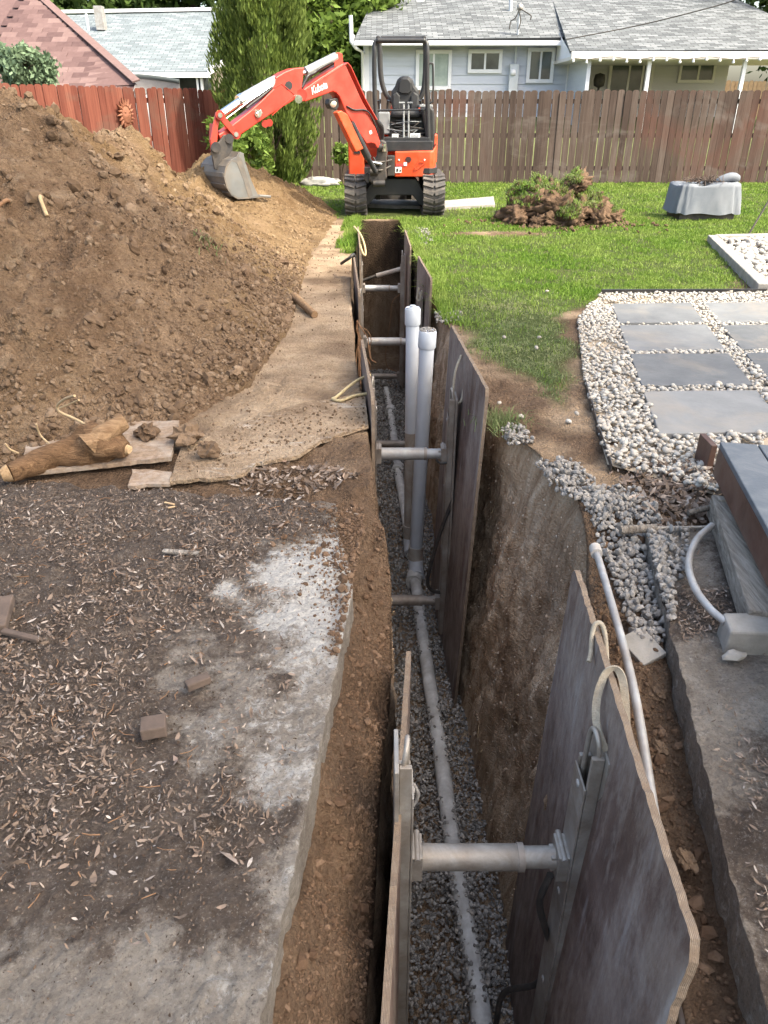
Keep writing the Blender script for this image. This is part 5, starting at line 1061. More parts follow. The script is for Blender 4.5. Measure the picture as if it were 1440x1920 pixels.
# bucket linkage and bucket
for off in (.12, -.10): part('side_link', 'red', slab2([(409, 212), (416, 211), (448, 250), (447, 256), (440, 257), (410, 221)], off, .022), None, .004)
for px, py, r in ((413, 216, .055), (443, 252, .055)): pin(px, py, r, .135, -.13, 'red'); pin(px, py, r * .5, .15, -.14, 'chrome')
for off in (.085, -.06): part('tipping_link', 'red', slab2([(406, 210), (415, 212), (414, 222), (409, 240), (408, 262), (404, 277), (396, 283), (395, 262), (400, 235)], off, .03), None, .006)
part('tipping_link_web', 'red', slab2([(402, 232), (409, 232), (407, 266), (401, 268)], .06, .12), None, .004)
for off in (.13, -.16): part('bucket_ear', 'dark', slab2([(420, 253), (432, 252), (437, 262), (436, 290), (426, 306), (412, 318), (403, 318), (399, 296), (396, 278), (402, 268), (411, 266)], off, .028), None, .006)
pin(405, 276, .06, .17, -.22); pin(430, 260, .055, .16, -.2)
side = [(450, 284.4), (456.9, 287.5), (460, 303.8), (471, 337.5), (483.8, 365), (488, 369), (465, 371.9), (446, 373), (433.8, 366), (425, 352), (420, 331), (423.8, 312.5), (432.5, 301), (443.8, 295)]
bk = part('bucket_side', 'bucket', slab2(side, .31, .022), None, .004); part('bucket_side', 'bucket', slab2(side, -.29, .022), None, .004)
wear = [(447, 292), (454, 300), (463, 330), (474, 367), (466, 369), (456, 335), (444, 305), (436, 303)]; part('scuffed_patch', 'bucket_dark', slab2(wear, .313, .002), bk, 0)
mb = MB(); arc = [(450, 285.5), (443.8, 296), (433, 302), (424.8, 313), (421, 331), (426, 351), (434.5, 365), (446.5, 372), (465, 371), (487, 368.5)]
for a, b in zip(arc[:-1], arc[1:]):
    A, B = bp(*a, .31), bp(*b, .31); A2, B2 = A - N2 * .60, B - N2 * .60; mb.obox((A + A2) / 2, (B + B2) / 2 + (B - A) * .02, .60, .022, tuple((B - A).cross(N2)))
shell = part('bucket_shell', 'bucket_dark', mb, None, .002)
for a, b in (((421.2, 324), (421.5, 333)), ((423, 344), (427, 353)), ((430, 359), (436, 367))):
    A, B = bp(*a, .30), bp(*b, .30); A2, B2 = A - N2 * .58, B - N2 * .58; out = Vector(((B - A).cross(N2))).normalized() * .018
    if out.dot(E2) < 0: out = -out
    part('wear_plate', 'bucket_dark', MB().obox((A + A2) / 2 + out, (B + B2) / 2 + out, .57, .012, tuple((B - A).cross(N2))), shell, .003)
for k in range(4):
    t0 = bp(484, 367, .27 - k * .175); part('tooth', 'bucket', MB().obox(t0, t0 + Vector((.14, .10, -.02)), .07, .03), None, .008)
# raised lettering on the boom
tcu = bpy.data.curves.new('lettering', 'FONT'); tcu.body = 'Kubota'; tcu.size = 1.0; tcu.shear = .22; tcu.extrude = .01; tcu.offset = .012; tcu.space_character = .92
to = bpy.data.objects.new('lettering', tcu); col.objects.link(to); bpy.context.view_layer.update()
tme = bpy.data.meshes.new_from_object(to); bpy.data.objects.remove(to)
lo = link('lettering', tme, M['decal']); a, b = bp(585, 177.5, .0935), bp(614, 164.5, .0935); xv = (b - a); wd = xv.length; xv.normalize(); yv = N2.cross(xv)
vx = [v.co.x for v in tme.vertices]; sc_ = wd / (max(vx) - min(vx)); mtx = Matrix((xv, yv, N2)).transposed().to_4x4()
for v in tme.vertices: v.co = mtx @ Vector((v.co.x * sc_, v.co.y * sc_ * 1.25, v.co.z * .15)) + a
kid(lo, boom)

# ---------------------------------------------------------------- fences
def picket_meshes(m, w=.14, h=1.83, k=5):
    r = []
    for i in range(k):
        ww = w / 2; c_ = .03 + .006 * i % .01; hh = h + rng.uniform(-.012, .012)
        pts = [(-ww, 0), (ww, 0), (ww, hh - .035), (ww - .016, hh - .012), (ww - .04, hh), (-ww + .04, hh), (-ww + .016, hh - .012), (-ww, hh - .035)]
        o = fix_normals(MB().prism(pts, lambda u, v: (u, -.009, v), lambda u, v: (u, .009, v)).build('picket', m)); r.append(o.data); bpy.data.objects.remove(o)
    return r
def fence(name, A, B, m, label, gap, h=1.83):
    A, B = Vector(A), Vector(B); d = B - A; L = d.length; ang = math.atan2(d.y, d.x); f = empty(name, tuple(A), ang, label, 'fence'); ms = picket_meshes(m, .14, h); x = 0.0; i = 0
    while x < L:
        o = bpy.data.objects.new('picket', ms[i % len(ms)]); col.objects.link(o); o.parent = f; o.location = (x + .07, rng.normal(0, .003), -.02 + rng.normal(0, .008)); o.rotation_euler = (rng.normal(0, .004), rng.normal(0, .005), rng.normal(0, .02)); x += .14 + max(.003, rng.normal(gap, gap * .45)); i += 1
    for z in (.30, .95, 1.6): MB().box(0, L, .012, .05, z - .045, z + .045).build('rail', m, f)
    n = int(L / 2.4) + 1
    for k in range(n + 1): MB().box(min(k * 2.4, L) - .045, min(k * 2.4, L) + .045, .052, .142, 0, 1.75).build('post', m, f)
    return f
fence('wooden_fence', (-3.40, 18.12, 0), (10.2, 18.0, 0), M['fence'], 'weathered brown picket fence along the back of the yard, grass glowing through gaps', .012)
fence('wooden_fence', (-7.0, 11.7, 0), (-3.46, 18.05, 0), M['fence_red'], 'red-stained picket fence on the left behind the dirt pile', .005)
f3 = fence('neighbour_fence', (10.4, 28.5, 0), (15.5, 28.2, 0), plain('new_fence_wood', (.40, .27, .17), .85, 0, .2, 6, .3, 40), 'pale orange fence panel beyond the porch at far right', .004, 2.3)
fence('neighbour_fence', (-4.6, 27.0, 0), (-.9, 27.0, 0), M['fence'], 'grey-brown fence glimpsed between evergreen tree and blue house', .006, 2.2)

# ---------------------------------------------------------------- houses
def uv_quad(name, pts, m, parent, th=.06):
    """a roof plane with thickness and UVs in metres"""
    p = [Vector(q) for q in pts]; nrm = (p[1] - p[0]).cross(p[3] - p[0]).normalized()
    if nrm.z < 0: nrm = -nrm
    me = bpy.data.meshes.new(name); v = [tuple(q) for q in p] + [tuple(q - nrm * th) for q in p]
    me.from_pydata(v, [], [(0, 1, 2, 3), (7, 6, 5, 4)] + [(i + 4, (i + 1) % 4 + 4, (i + 1) % 4, i) for i in range(4)])
    uv = me.uv_layers.new(name='UVMap'); u = (p[1] - p[0]).normalized(); w = nrm.cross(u)
    for lp in me.loops: q = Vector(v[lp.vertex_index]) - p[0]; uv.data[lp.index].uv = (q.dot(u), q.dot(w))
    o = link(name, me, m, parent); fix_normals(o); return o
def off(o, e): o.location = tuple(-Vector(e.location)); return o
def window(e, x0, x1, z0, z1, Y, tr='white', panes=((0, .5, 'glass'), (.5, 1, 'glass')), fr=.10):
    w = MB(); w.box(x0, x1, Y - .05, Y, z0, z0 + fr).box(x0, x1, Y - .05, Y, z1 - fr, z1).box(x0, x0 + fr, Y - .05, Y, z0 + fr, z1 - fr).box(x1 - fr, x1, Y - .05, Y, z0 + fr, z1 - fr)
    fo_ = off(fix_normals(w.build('window_frame', M[tr], e, None, .006)), e); xi0, xi1 = x0 + fr, x1 - fr
    for a, b, g in panes:
        MB().box(xi0 + (xi1 - xi0) * a + .004, xi0 + (xi1 - xi0) * b - .004, Y - .018, Y - .008, z0 + fr, z1 - fr).build('pane', M[g], fo_)
        if b < 1: xm = xi0 + (xi1 - xi0) * b; MB().box(xm - .028, xm + .028, Y - .04, Y - .006, z0 + fr, z1 - fr).build('mullion', M[tr], fo_)
    return fo_
bh = empty('blue_house', (2.4, 25.3, 0), 0, 'blue-grey sided house with grey shingle roof behind the back fence', 'house')
WX0, WX1, WY = -.58, 5.40, 25.3
off(MB().box(WX0, WX1, WY + .03, 30.5, 0, 3.18).build('wall', M['siding'], bh), bh)
z = .25
while z < 3.15:
    o = MB().add([(WX0, WY + .028, z), (WX1, WY + .028, z), (WX1, WY - .012, z), (WX0, WY - .012, z), (WX0, WY + .012, z + .235), (WX1, WY + .012, z + .235), (WX1, WY + .028, z + .235), (WX0, WY + .028, z + .235)], [(0, 1, 2, 3), (3, 2, 5, 4), (4, 5, 6, 7), (0, 3, 4, 7), (1, 6, 5, 2)]).build('siding_board', M['siding'], bh); off(fix_normals(o), bh); z += .232
for xa, xb in ((WX0 - .02, WX0 + .14), (WX1 - .02, WX1 + .1)): off(MB().box(xa, xb, WY - .035, WY + .1, 0, 3.15).build('corner_trim', M['white'], bh), bh)
window(bh, .93, 1.98, 1.95, 2.97, WY - .02, 'white', ((0, .5, 'blind'), (.5, 1, 'blind'))); window(bh, 2.45, 3.45, 2.38, 2.98, WY - .02); window(bh, 4.18, 4.98, 2.13, 3.02, WY - .02)
rf = off(uv_quad('roof', [(-.85, 24.75, 3.17), (5.5, 24.75, 3.24), (5.7, 30.4, 5.1), (-.38, 30.4, 4.72)], M['roof_grey'], bh), bh)
off(uv_quad('roof', [(-.38, 30.42, 4.70), (9.5, 30.42, 4.95), (9.5, 36, 3.0), (-.38, 36, 3.0)], M['roof_grey'], bh), bh)
off(MB().box(-.85, 5.42, 24.66, 24.78, 3.03, 3.15).build('gutter', M['white'], bh, None, .02), bh)
off(MB().tube([(-.86, 24.72, 3.3), (-.92, 24.72, 3.12), (-.80, 24.72, 2.98), (-.62, 25.2, 2.9), (-.62, 25.2, 0)], .05, 8).tube([(-.92, 24.72, 3.12), (-.93, 24.72, 3.75)], .055, 8).build('downspout', M['white'], bh), bh)
for px, py, s in ((788, 5, .13), (1010, 3, .13), (1147, 3, .13), (1270, 2, .13)): q = PY(px, py, 29.6); off(MB().box(q[0] - s, q[0] + s, 29.5, 29.8, q[2] - .1, q[2] + .06).build('roof_vent', M['white'], bh, None, .02), bh)
q0, q1 = PY(957, 30, 27.5), PY(958, -4, 27.5); off(MB().tube([q0, q1], .06, 10).build('vent_pipe', M['pvc'], bh), bh)
# power mast and meter
ms_ = empty('power_mast', (3.75, 25.2, 0), 0, 'electric service mast with meter box on the blue house wall', 'power mast')
off(MB().tube([PY(966, 120, 25.2), PY(970, 75, 25.1), PY(974, 18, 25.0)], .035, 10).build('mast_pipe', M['pvc'], ms_), ms_); q = PY(975, 14, 25); off(MB().lathe([(0, .1), (.08, .06), (.09, -.06), (0, -.08)], 12, q).build('weather_head', M['steel'], ms_), ms_)
a, b = PY(953, 165, 25.18), PY(973, 120, 25.18); mbx = off(MB().box(a[0], b[0], 25.1, 25.26, a[2] - .2, b[2]).build('meter_box', M['pvc'], ms_, None, .01), ms_); q = PY(962, 136, 25.1); MB().lathe([(0, .05), (.075, .05), (.09, 0)], 16, q, (0, -1, 0)).build('meter_dial', M['white'], mbx)
for pts in ([(974, 18), (966, 34), (958, 40), (955, 55)], [(975, 16), (988, 24), (996, 30), (994, 38)], [(974, 22), (976, 40), (972, 55)]): off(MB().tube(catmull([PY(*p, 24.9) for p in pts], 5), .016, 6).build('service_wire', M['hose'], ms_), ms_)
wq = [PY(1062, 74, 23.2), PY(1200, 47, 23), PY(1340, 12, 22.5), PY(1400, -8, 22.3)]
tag(MB().tube(catmull(wq, 8), .014, 6).build('overhead_wire', M['hose']), 'thin overhead cable crossing in front of the porch roof', 'cable')
# porch wing
pw = empty('porch_house', (8, 25.3, 0), 0, 'pale house wing with covered porch and broad sunlit shingle roof', 'house')
PX0, PX1 = 5.52, 12.5
off(MB().box(PX0, 10.35, 25.9, 30, 0, 2.8).build('wall', M['siding2'], pw), pw)
z = .25
while z < 2.75:
    o = MB().add([(PX0, 25.89, z), (10.35, 25.89, z), (10.35, 25.85, z), (PX0, 25.85, z), (PX0, 25.875, z + .235), (10.35, 25.875, z + .235), (10.35, 25.89, z + .235), (PX0, 25.89, z + .235)], [(0, 1, 2, 3), (3, 2, 5, 4), (4, 5, 6, 7), (0, 3, 4, 7), (1, 6, 5, 2)]).build('siding_board', M['siding2'], pw); off(fix_normals(o), pw); z += .232
window(pw, 6.75, 8.10, .3, 2.72, 25.84, 'cream', ((0, .45, 'glass'), (.45, .80, 'glass'), (.80, 1, 'glass')), .09); window(pw, 8.85, 9.95, 2.15, 2.72, 25.84, 'cream', ((0, .55, 'glass'), (.55, 1, 'glass')), .08)
r1 = off(uv_quad('roof', [(4.90, 22.9, 2.80), (12.2, 22.9, 2.84), (11.0, 30.3, 5.05), (5.55, 30.3, 5.02)], M['roof_grey'], pw), pw)
off(MB().box(4.92, 12.0, 22.80, 22.92, 2.60, 2.78).build('gutter', M['cream'], pw, None, .02), pw)
off(MB().box(4.95, 12.0, 22.94, 25.8, 2.60, 2.68).build('soffit', M['cream'], pw), pw)
off(MB().box(5.42, 5.52, 23.0, 25.9, 0, 2.6).build('side_wall', M['siding'], pw), pw)
for px in (1215, 1393): q = PY(px, 140, 23.0); off(MB().box(q[0] - .05, q[0] + .05, 22.97, 23.07, 0, 2.6).build('porch_post', M['white'], pw, None, .006), pw)
off(fix_normals(MB().add([(5.0, 22.95, 2.66), (5.0, 25.2, 2.66), (5.0, 25.2, 3.4)], [(0, 1, 2)]).build('gable_trim', M['white'], pw)), pw)
sl = empty('string_lights', (8, 22.75, 2.5), 0, 'string of clear globe bulbs hung under the porch gutter', 'lights'); wp = []
for k in range(15):
    px = 1075 + k * 25; q = PY(px, 113 + 2.5 * math.sin(k * 1.7), 22.78); wp.append(q); off(MB().lathe([(.0, .05), (.015, .045), (.018, .02), (.038, -.01), (.03, -.04), (0, -.05)], 10, q).build('bulb', M['white'], sl), sl)
off(MB().tube(catmull([tuple(Vector(p) + Vector((0, 0, .05))) for p in wp], 3), .008, 5).build('light_cord', M['hose'], sl), sl)
q = PY(1124, 150, 25.2); tag(MB().lathe([(0, .18), (.14, .14), (.17, 0), (.15, -.15), (.03, -.2), (.03, -.8)], 14, q).build('patio_heater', M['dark']), 'dark round grill or heater standing on the porch by the glass door', 'grill')
# pale roofed house
ph = empty('pale_house', (-7, 26, 0), 0, 'long low house with pale blue-grey roof behind the red fence', 'house')
rp_ = off(uv_quad('roof', [(-11.5, 25.6, 2.42), PY(392, 134, 25.6), PY(432, 20, 31), PY(40, 29, 31)], M['roof_pale'], ph), ph)
off(MB().box(-11.5, -5.15, 25.5, 25.62, 2.28, 2.42).build('fascia', M['white'], ph), ph)
off(MB().box(-11.5, -5.6, 27.2, 30.5, 0, 2.5).build('wall', M['glass'], ph), ph); off(MB().box(-5.2, -3.6, 25.9, 30, 0, 2.55).build('end_wall', M['stone_wall'], ph), ph)
for px in (372, 376): q = PY(px, 150, 25.7); off(MB().box(q[0] - .06, q[0] + .06, 25.65, 25.77, 0, 2.3).build('porch_post', M['white'], ph), ph)
off(MB().obox(PY(391, 134, 25.55), PY(424, 115, 26.4), .08, .16).build('rake_board', M['white'], ph), ph)
q = PY(188, 40, 29.2); off(MB().box(q[0] - .14, q[0] + .14, 29.1, 29.4, q[2] - .25, q[2] + .42).build('chimney', M['steel'], ph, None, .01), ph); q = PY(165, 50, 28.6); off(MB().tube([(q[0], 28.6, q[2] - .1), (q[0], 28.6, q[2] + .35)], .04, 8).build('vent_pipe', M['white'], ph), ph)
a, b = PY(112, 27, 31), PY(432, 20, 31); off(MB().obox(Vector(a) + Vector((-1.5, 0, .05)), Vector(b) + Vector((0, 0, .05)), .2, .10).build('ridge_cap', M['white'], ph), ph)
# red shingled roof, each shingle a piece
rh = empty('red_roof_house', (-9, 18, 0), 0, 'house with steep faded red shingle roof rising over the left fence', 'house')
bl, br_, tr_, tl_ = [Vector(PY(*q)) for q in ((-60, 165, 17.0), (256, 154, 17.0), (66, -14, 21.0), (-60, -14, 21.0))]
u_ = Vector((1, 0, 0)); v_ = ((tl_ - bl) - u_ * (tl_ - bl).dot(u_)).normalized(); nr = u_.cross(v_).normalized()
off(fix_normals(MB().add([bl - nr * .05, br_ - nr * .05, tr_ - nr * .05, tl_ - nr * .05], [(0, 1, 2, 3)]).build('roof_deck', M['red_shingle'], rh)), rh)
poly2 = [((p - bl).dot(u_), (p - bl).dot(v_)) for p in (bl, br_, tr_, tl_)]
so = fix_normals(MB().box(0, .325, -.30, 0, 0, .014).build('shingle', M['red_shingle'])); sme = so.data; bpy.data.objects.remove(so)
mt = Matrix((u_, v_, nr)).transposed().to_4x4() @ Matrix.Rotation(.06, 4, 'X'); row = 0; yv_ = .15; cnt = 0
while yv_ < poly2[3][1]:
    xx = -(.165 if row % 2 else 0)
    while xx < poly2[1][0]:
        if in_poly(np.array([xx + .17]), np.array([yv_ - .1]), poly2)[0]:
            p = bl + u_ * xx + v_ * yv_; d = ray(0, 0); pxx = 720 + FPX * p.x / (p.y * _c - (p.z - CAM_H) * _s)
            if pxx > -40 and cnt < 400:
                o = bpy.data.objects.new('shingle', sme); col.objects.link(o); o.parent = rh; m = mt.copy(); m.translation = p - Vector(rh.location) + nr * (.004 + rng.uniform(0, .006)); o.matrix_local = m; cnt += 1
        xx += .33 + rng.normal(0, .004)
    yv_ += .225; row += 1
off(MB().obox(br_ + nr * .02, tr_ + nr * .02, .16, .03, tuple(nr)).build('hip_cap', M['red_shingle'], rh), rh)
off(MB().box(-11, br_.x - .1, 17.05, 22, 0, bl.z - .1).build('wall', M['siding2'], rh), rh)
# dark-rimmed awning top between the houses
aw = empty('awning', tuple(PY(262, 160, 18.5)), 0, 'dark-rimmed grey awning top just above the red fence', 'awning')
pts = [PY(188, 153, 18.6), PY(215, 147, 18.6), PY(250, 143.5, 18.6), (PY(270, 144, 18.6)), PY(305, 148, 18.6), PY(336, 153, 18.6)]
off(MB().tube(catmull(pts, 4), .045, 8).build('rim', M['canopy'], aw), aw); v = [Vector(p) for p in pts]; off(fix_normals(MB().add([p - Vector((0, 0, .02)) for p in v] + [Vector((p.x, p.y + .05, 1.75)) for p in v], [(i, i + 1, i + 7, i + 6) for i in range(5)]).build('mesh_side', M['canopy2'], aw)), aw)

# ---------------------------------------------------------------- trees and shrubs
def leaf_cloud(name, cen, rad, n, size, m, parent, clump=.35, nclump=60, vert=0.0, seed=0, asp=.5):
    """leaf-sized faces gathered in clumps spread through an ellipsoid"""
    r = np.random.default_rng(seed); cen = np.array(cen); rad = np.array(rad)
    d = r.normal(size=(nclump, 3)); d /= np.linalg.norm(d, axis=1)[:, None]; rr = r.uniform(.35, 1.0, nclump) ** .5; cc = d * rr[:, None]
    k = r.integers(nclump, size=n); o = r.normal(size=(n, 3)) * .42; o *= clump
    p = cen + (cc[k] * rad) + o * rad.mean() * np.array([1, 1, .8])
    a = r.normal(size=(n, 3)); a[:, 2] += vert * 2; a /= np.linalg.norm(a, axis=1)[:, None]; b = np.cross(a, r.normal(size=(n, 3))); b /= np.linalg.norm(b, axis=1)[:, None]
    s = size * r.uniform(.6, 1.4, n)[:, None]; V = np.stack([p - a * s, p + b * s * asp, p + a * s, p - b * s * asp], 1)
    F = np.array([(0, 1, 2, 3)])[None] + (np.arange(n) * 4)[:, None, None]; return mesh_np(name, V.reshape(-1, 3), F.reshape(-1, 4), m, parent)
def tree(name, base, h, rad, n, size, m, label, cz=None, seed=0, nclump=60, trunk=.16, clump=.35, group=None, cat='tree', vert=0.0):
    e = empty(name, base, 0, label, cat, group); cz = cz if cz is not None else h - rad[2] * .9
    leaf_cloud('crown', (0, 0, cz), rad, n, size, m, e, clump, nclump, vert, seed)
    r = np.random.default_rng(seed + 5); t_ = MB().tube(catmull([(0, 0, -.1), (r.normal(0, .05), 0, cz * .4), (r.normal(0, .1), r.normal(0, .1), cz), (r.normal(0, .15), 0, cz + rad[2] * .6)], 4), [trunk * (1 - .85 * i / 12) for i in range(13)], 9)
    tr = t_.build('trunk', M['bark'], e)
    for k in range(5):
        lm = MB(); a = r.uniform(0, 6.28); z0 = cz - rad[2] * r.uniform(-.2, .8); lm.tube(catmull([(0, 0, z0), (math.cos(a) * rad[0] * .35, math.sin(a) * rad[1] * .35, z0 + .15 * h * .3), (math.cos(a) * rad[0] * .75, math.sin(a) * rad[1] * .75, z0 + rad[2] * .4)], 3), [trunk * .4 * (1 - .8 * i / 6) for i in range(7)], 6); lm.build('limb', M['bark'], e)
    return e
# the conical evergreen in the corner: upright sprays
ev = empty('evergreen_tree', (-2.32, 16.7, 0), 0, 'tall dense evergreen tree in the fence corner behind the excavator arm', 'tree')
r = np.random.default_rng(3); n = 62000; hz = r.uniform(0.15, 5.3, n); th = r.uniform(0, 6.283, n)
prof = np.interp(hz, [0, .4, 1.0, 1.7, 2.4, 3.2, 4.2, 5.3], [.30, .55, .86, .92, .86, .76, .56, .12])
lob = 1 + .16 * np.sin(th * 5 + hz * 1.1) + .13 * np.sin(th * 9 - hz * 2.3) + .12 * fbm(np.cos(th) * 2 + 5, np.sin(th) * 2 + hz * 1.3, None, 3, 201)
rr = prof * lob * (r.uniform(.25, 1, n) ** .35); gapm = fbm(np.cos(th) * 3, np.sin(th) * 3 + 9, hz * 2.2, 3, 202); k = gapm > -.42; hz, th, rr = hz[k], th[k], rr[k]; n = len(hz)
p = np.stack([rr * np.cos(th) + .10 * (hz < 1.6) * (1.6 - hz), rr * np.sin(th), hz], 1); a = np.stack([.35 * np.cos(th) + r.normal(0, .22, n), .35 * np.sin(th) + r.normal(0, .22, n), np.ones(n)], 1); a /= np.linalg.norm(a, axis=1)[:, None]
b = np.cross(a, r.normal(size=(n, 3))); b /= np.linalg.norm(b, axis=1)[:, None]; s = r.uniform(.03, .07, n)[:, None]
V = np.stack([p - a * s, p + b * s * .32, p + a * s * 1.2, p - b * s * .32], 1); mesh_np('crown', V.reshape(-1, 3), (np.arange(n * 4)).reshape(-1, 4), M['fol_arb'], ev)
MB().tube([(0, 0, -.1), (0, 0, 1), (.05, 0, 4.6)], [.12, .10, .02], 10).build('trunk', M['bark'], ev)
for k in range(8): a_ = r.uniform(0, 6.28); z0 = r.uniform(.5, 4); MB().tube([(0, 0, z0), (.4 * math.cos(a_), .4 * math.sin(a_), z0 + .5)], [.03, .012], 6).build('limb', M['bark'], ev)
bt = 'background trees beyond the houses'
tree('leafy_tree', (-1.9, 30.0, 0), 8.5, (2.9, 2.0, 3.6), 17000, .13, M['fol_bright'], 'bright green leafy tree filling the gap left of the blue house', 3.4, 11, 90, .25, .30, bt)
tree('leafy_tree', (-4.2, 35.0, 0), 10, (3.0, 2.5, 4.5), 12000, .17, M['fol_tree'], 'darker green tree behind the conical evergreen top', 4.6, 12, 80, .3, .3, bt)
for i, (px, Y, l) in enumerate(((130, 40, 'dark tree rising behind the left end of the pale roof'), (250, 41, 'dark tree behind the middle of the pale roof, right of the chimney'), (360, 40, 'dark tree behind the right end of the pale roof'))):
    x = PY(px, 20, Y)[0]; tree('leafy_tree', (x, Y, 0), 10, (3.4, 2.6, 4.6), 10000, .20, M['fol_tree'], l, 5.0, 20 + i, 70, .3, .32, bt)
tree('leafy_tree', (PY(1470, 40, 29)[0] + 1.1, 29, 0), 9, (2.6, 2.4, 3.6), 12000, .13, M['fol_tree'], 'dark leafy tree at the top right corner behind the porch roof', 5.6, 31, 80, .25, .3, bt)
tree('leafy_tree', (PY(620, 100, 38)[0], 38, 0), 10, (4.5, 2.4, 5), 9000, .22, M['fol_tree'], 'distant tree mass low between fence and bright tree', 3.0, 33, 70, .3, .32, bt)
q = PY(48, 130, 14.6); tree('blue_spruce', (q[0], 14.6, 0), q[2] + .3, (.42, .42, .34), 5000, .045, M['fol_blue'], 'pale green spruce top poking above the left fence', q[2] + .02, 41, 40, .05, .4, None, 'shrub', .4)
q = P(645, 345); tree('small_shrub', (PY(645, 330, 17.4)[0], 17.4, 0), .8, (.24, .22, .24), 1300, .05, M['fol_bright'], 'small bright green shrub against the fence left of the excavator', .62, 42, 20, .02, .4, None, 'shrub')
for px, py, Y, r0, l in ((437, 258, 15.5, .36, 'yellow-green low bush peeking over the pile behind the bucket link'), (470, 292, 15.0, .34, 'green low bush between the pile and the evergreen')):
    q = PY(px, py, Y); tree('low_bush', (q[0], Y, 0), q[2] + r0, (r0 * 1.3, r0, r0), 2200, .055, M['fol_bright'], l, q[2], int(px), 26, .03, .4, None, 'shrub')
for px, py, s, l in ((597, 349, .30, 'pale flat boulder by the fence left of the excavator'), (575, 343, .15, 'small grey boulder just left of the flat pale one')):
    q = P(px, py); o = bpy.data.objects.new('boulder', lump_meshes('boulder', M['boulder'], 1, ICO3, .5, (1.3, .8, .45), True, .04)[0]); col.objects.link(o); o.location = (q[0], q[1], s * .2); o.scale = (s, s, s); tag(o, l, 'boulder', 'boulders by the fence')

# ---------------------------------------------------------------- unseen tree added behind the camera to shade the foreground
SHC = Vector((-.75, 2.9, 0)) + to_sun * 25.0
tree('added_shade_tree', (SHC.x, SHC.y, 0), SHC.z + 3.5, (4.5, 3.4, 3.3), 9500, .30, M['fol_tree'], 'unseen leafy tree added behind the camera to shade slabs, near trench and pile', SHC.z, 61, 110, .55, .30)

# ---------------------------------------------------------------- things beside the trench, right
def thing1(o, label, cat, group=None): return tag(fix_normals(o), label, cat, group)
ds = empty('deck_step', P(1380, 930, 0), 0, 'raised deck corner of dark grey composite boards, brown fascia below', 'deck'); dl_ = Vector(ds.location)
A = Vector(P(1350, 828, .27)); B = Vector(P(1440, 992, .27)); along = (B - A).normalized(); right = Vector((-along.y, along.x, 0)); right = right if right.x > 0 else -right
A = A - along * .0; Lb = 1.9
for k in range(5):
    a = A + right * (.07 + k * .146) - Vector((0, 0, .012)); o = MB().obox(a, a + along * Lb, .140, .024).build('deck_board', M['deck'], ds, None, .004); o.location = -dl_
a = A + right * .012 - Vector((0, 0, .085)); o = MB().obox(a, a + along * Lb, .022, .12).build('fascia', M['deck_brown'], ds, None, .003); o.location = -dl_
a = A - along * .0 + right * .03 - Vector((0, 0, .085)); o = MB().obox(a + right * .0 + along * .012, a + right * .75 + along * .012, .022, .12).build('end_fascia', M['deck_brown'], ds, None, .003); o.location = -dl_
q = Vector(P(1326, 893, 0)); o = MB().box(q.x - .012, q.x + .016, q.y, q.y + .14, -.02, .15).build('side_leg', M['deck_brown'], ds, None, .003); o.location = -dl_
a0, b0 = Vector(P(1352, 948, .05)), Vector(P(1428, 1170, .05)); thing1(MB().obox(a0, b0, .092, .092).build('timber_beam', M['timber'], None, None, .006), 'weathered grey timber beam lying from leaf litter to concrete block', 'timber', 'timbers under the deck')
a1, b1 = Vector(P(1400, 953, .05)), Vector(P(1475, 1110, .05)); thing1(MB().obox(a1, b1, .075, .10).build('timber_beam', M['timber'], None, None, .006), 'shorter brown timber beam tucked beneath the deck edge', 'timber', 'timbers under the deck')
a2, b2 = Vector(P(1345, 938, .09)), Vector(P(1392, 943, .09)); thing1(MB().obox(a2, b2, .035, .025).build('cross_batten', M['timber'], None, None, .003), 'thin wood batten bridging the two timber beams', 'timber')
c0 = Vector(P(1357, 1222, 0)); mb = MB(); mb.prism([(0, 0), (.32, -.03), (.32, .10), (.015, .10)], lambda u, v: (c0.x + u, c0.y + v, -.02), lambda u, v: (c0.x + u + .004, c0.y + v * .95, .078)); o = mb.build('concrete_block', M['concrete'], None, None, .008); thing1(o, 'rough pale concrete block at the end of the timber beam', 'block')
q = Vector(P(1375, 1232, .01)); o = bpy.data.objects.new('concrete_chunk', lump_meshes('concrete_chunk', M['concrete'], 1, ICO2, .4, (1.3, .7, .6), False)[0]); col.objects.link(o); o.location = (q.x, q.y, .015); o.scale = (.028,) * 3; tag(o, 'small broken concrete chunk in front of the block', 'chunk')
cv = [P(1335, 985, .05), P(1306, 1012, .05), P(1291, 1055, .05), P(1302, 1100, .06), P(1330, 1140, .06), P(1362, 1168, .06)]; thing1(MB().tube(catmull(cv, 8), .0125, 12).build('curved_conduit', M['steel']), 'bent grey conduit curving beside the timber beam', 'conduit')
cd = [(.80, 2.40, -.01), (.77, 2.12, .0), (.722, 1.66, -.01), (.672, 1.3, -.06), (.632, 1.0, -.13), (.60, .72, -.20), (.58, .5, -.25)]; o = thing1(MB().tube(catmull(cd, 6), .013, 14).build('straight_conduit', M['steel']), 'long straight grey conduit running just right of the nearest panel', 'conduit'); MB().tube([cd[0], tuple(Vector(cd[0]) + (Vector(cd[1]) - Vector(cd[0])) * .18)], .022, 12).build('coupling', M['pvc_mud'], o)
thing1(MB().tube([P(1163, 994, .02), P(1230, 990, .02)], .017, 12).build('short_pipe', M['timber']), 'short pale pipe lying across the grey gravel', 'pipe')
thing1(MB().tube([P(1230, 990, .02), P(1335, 988, .02)], .006, 8).build('thin_rod', M['timber']), 'thin pale rod lying behind the right slab', 'rod')
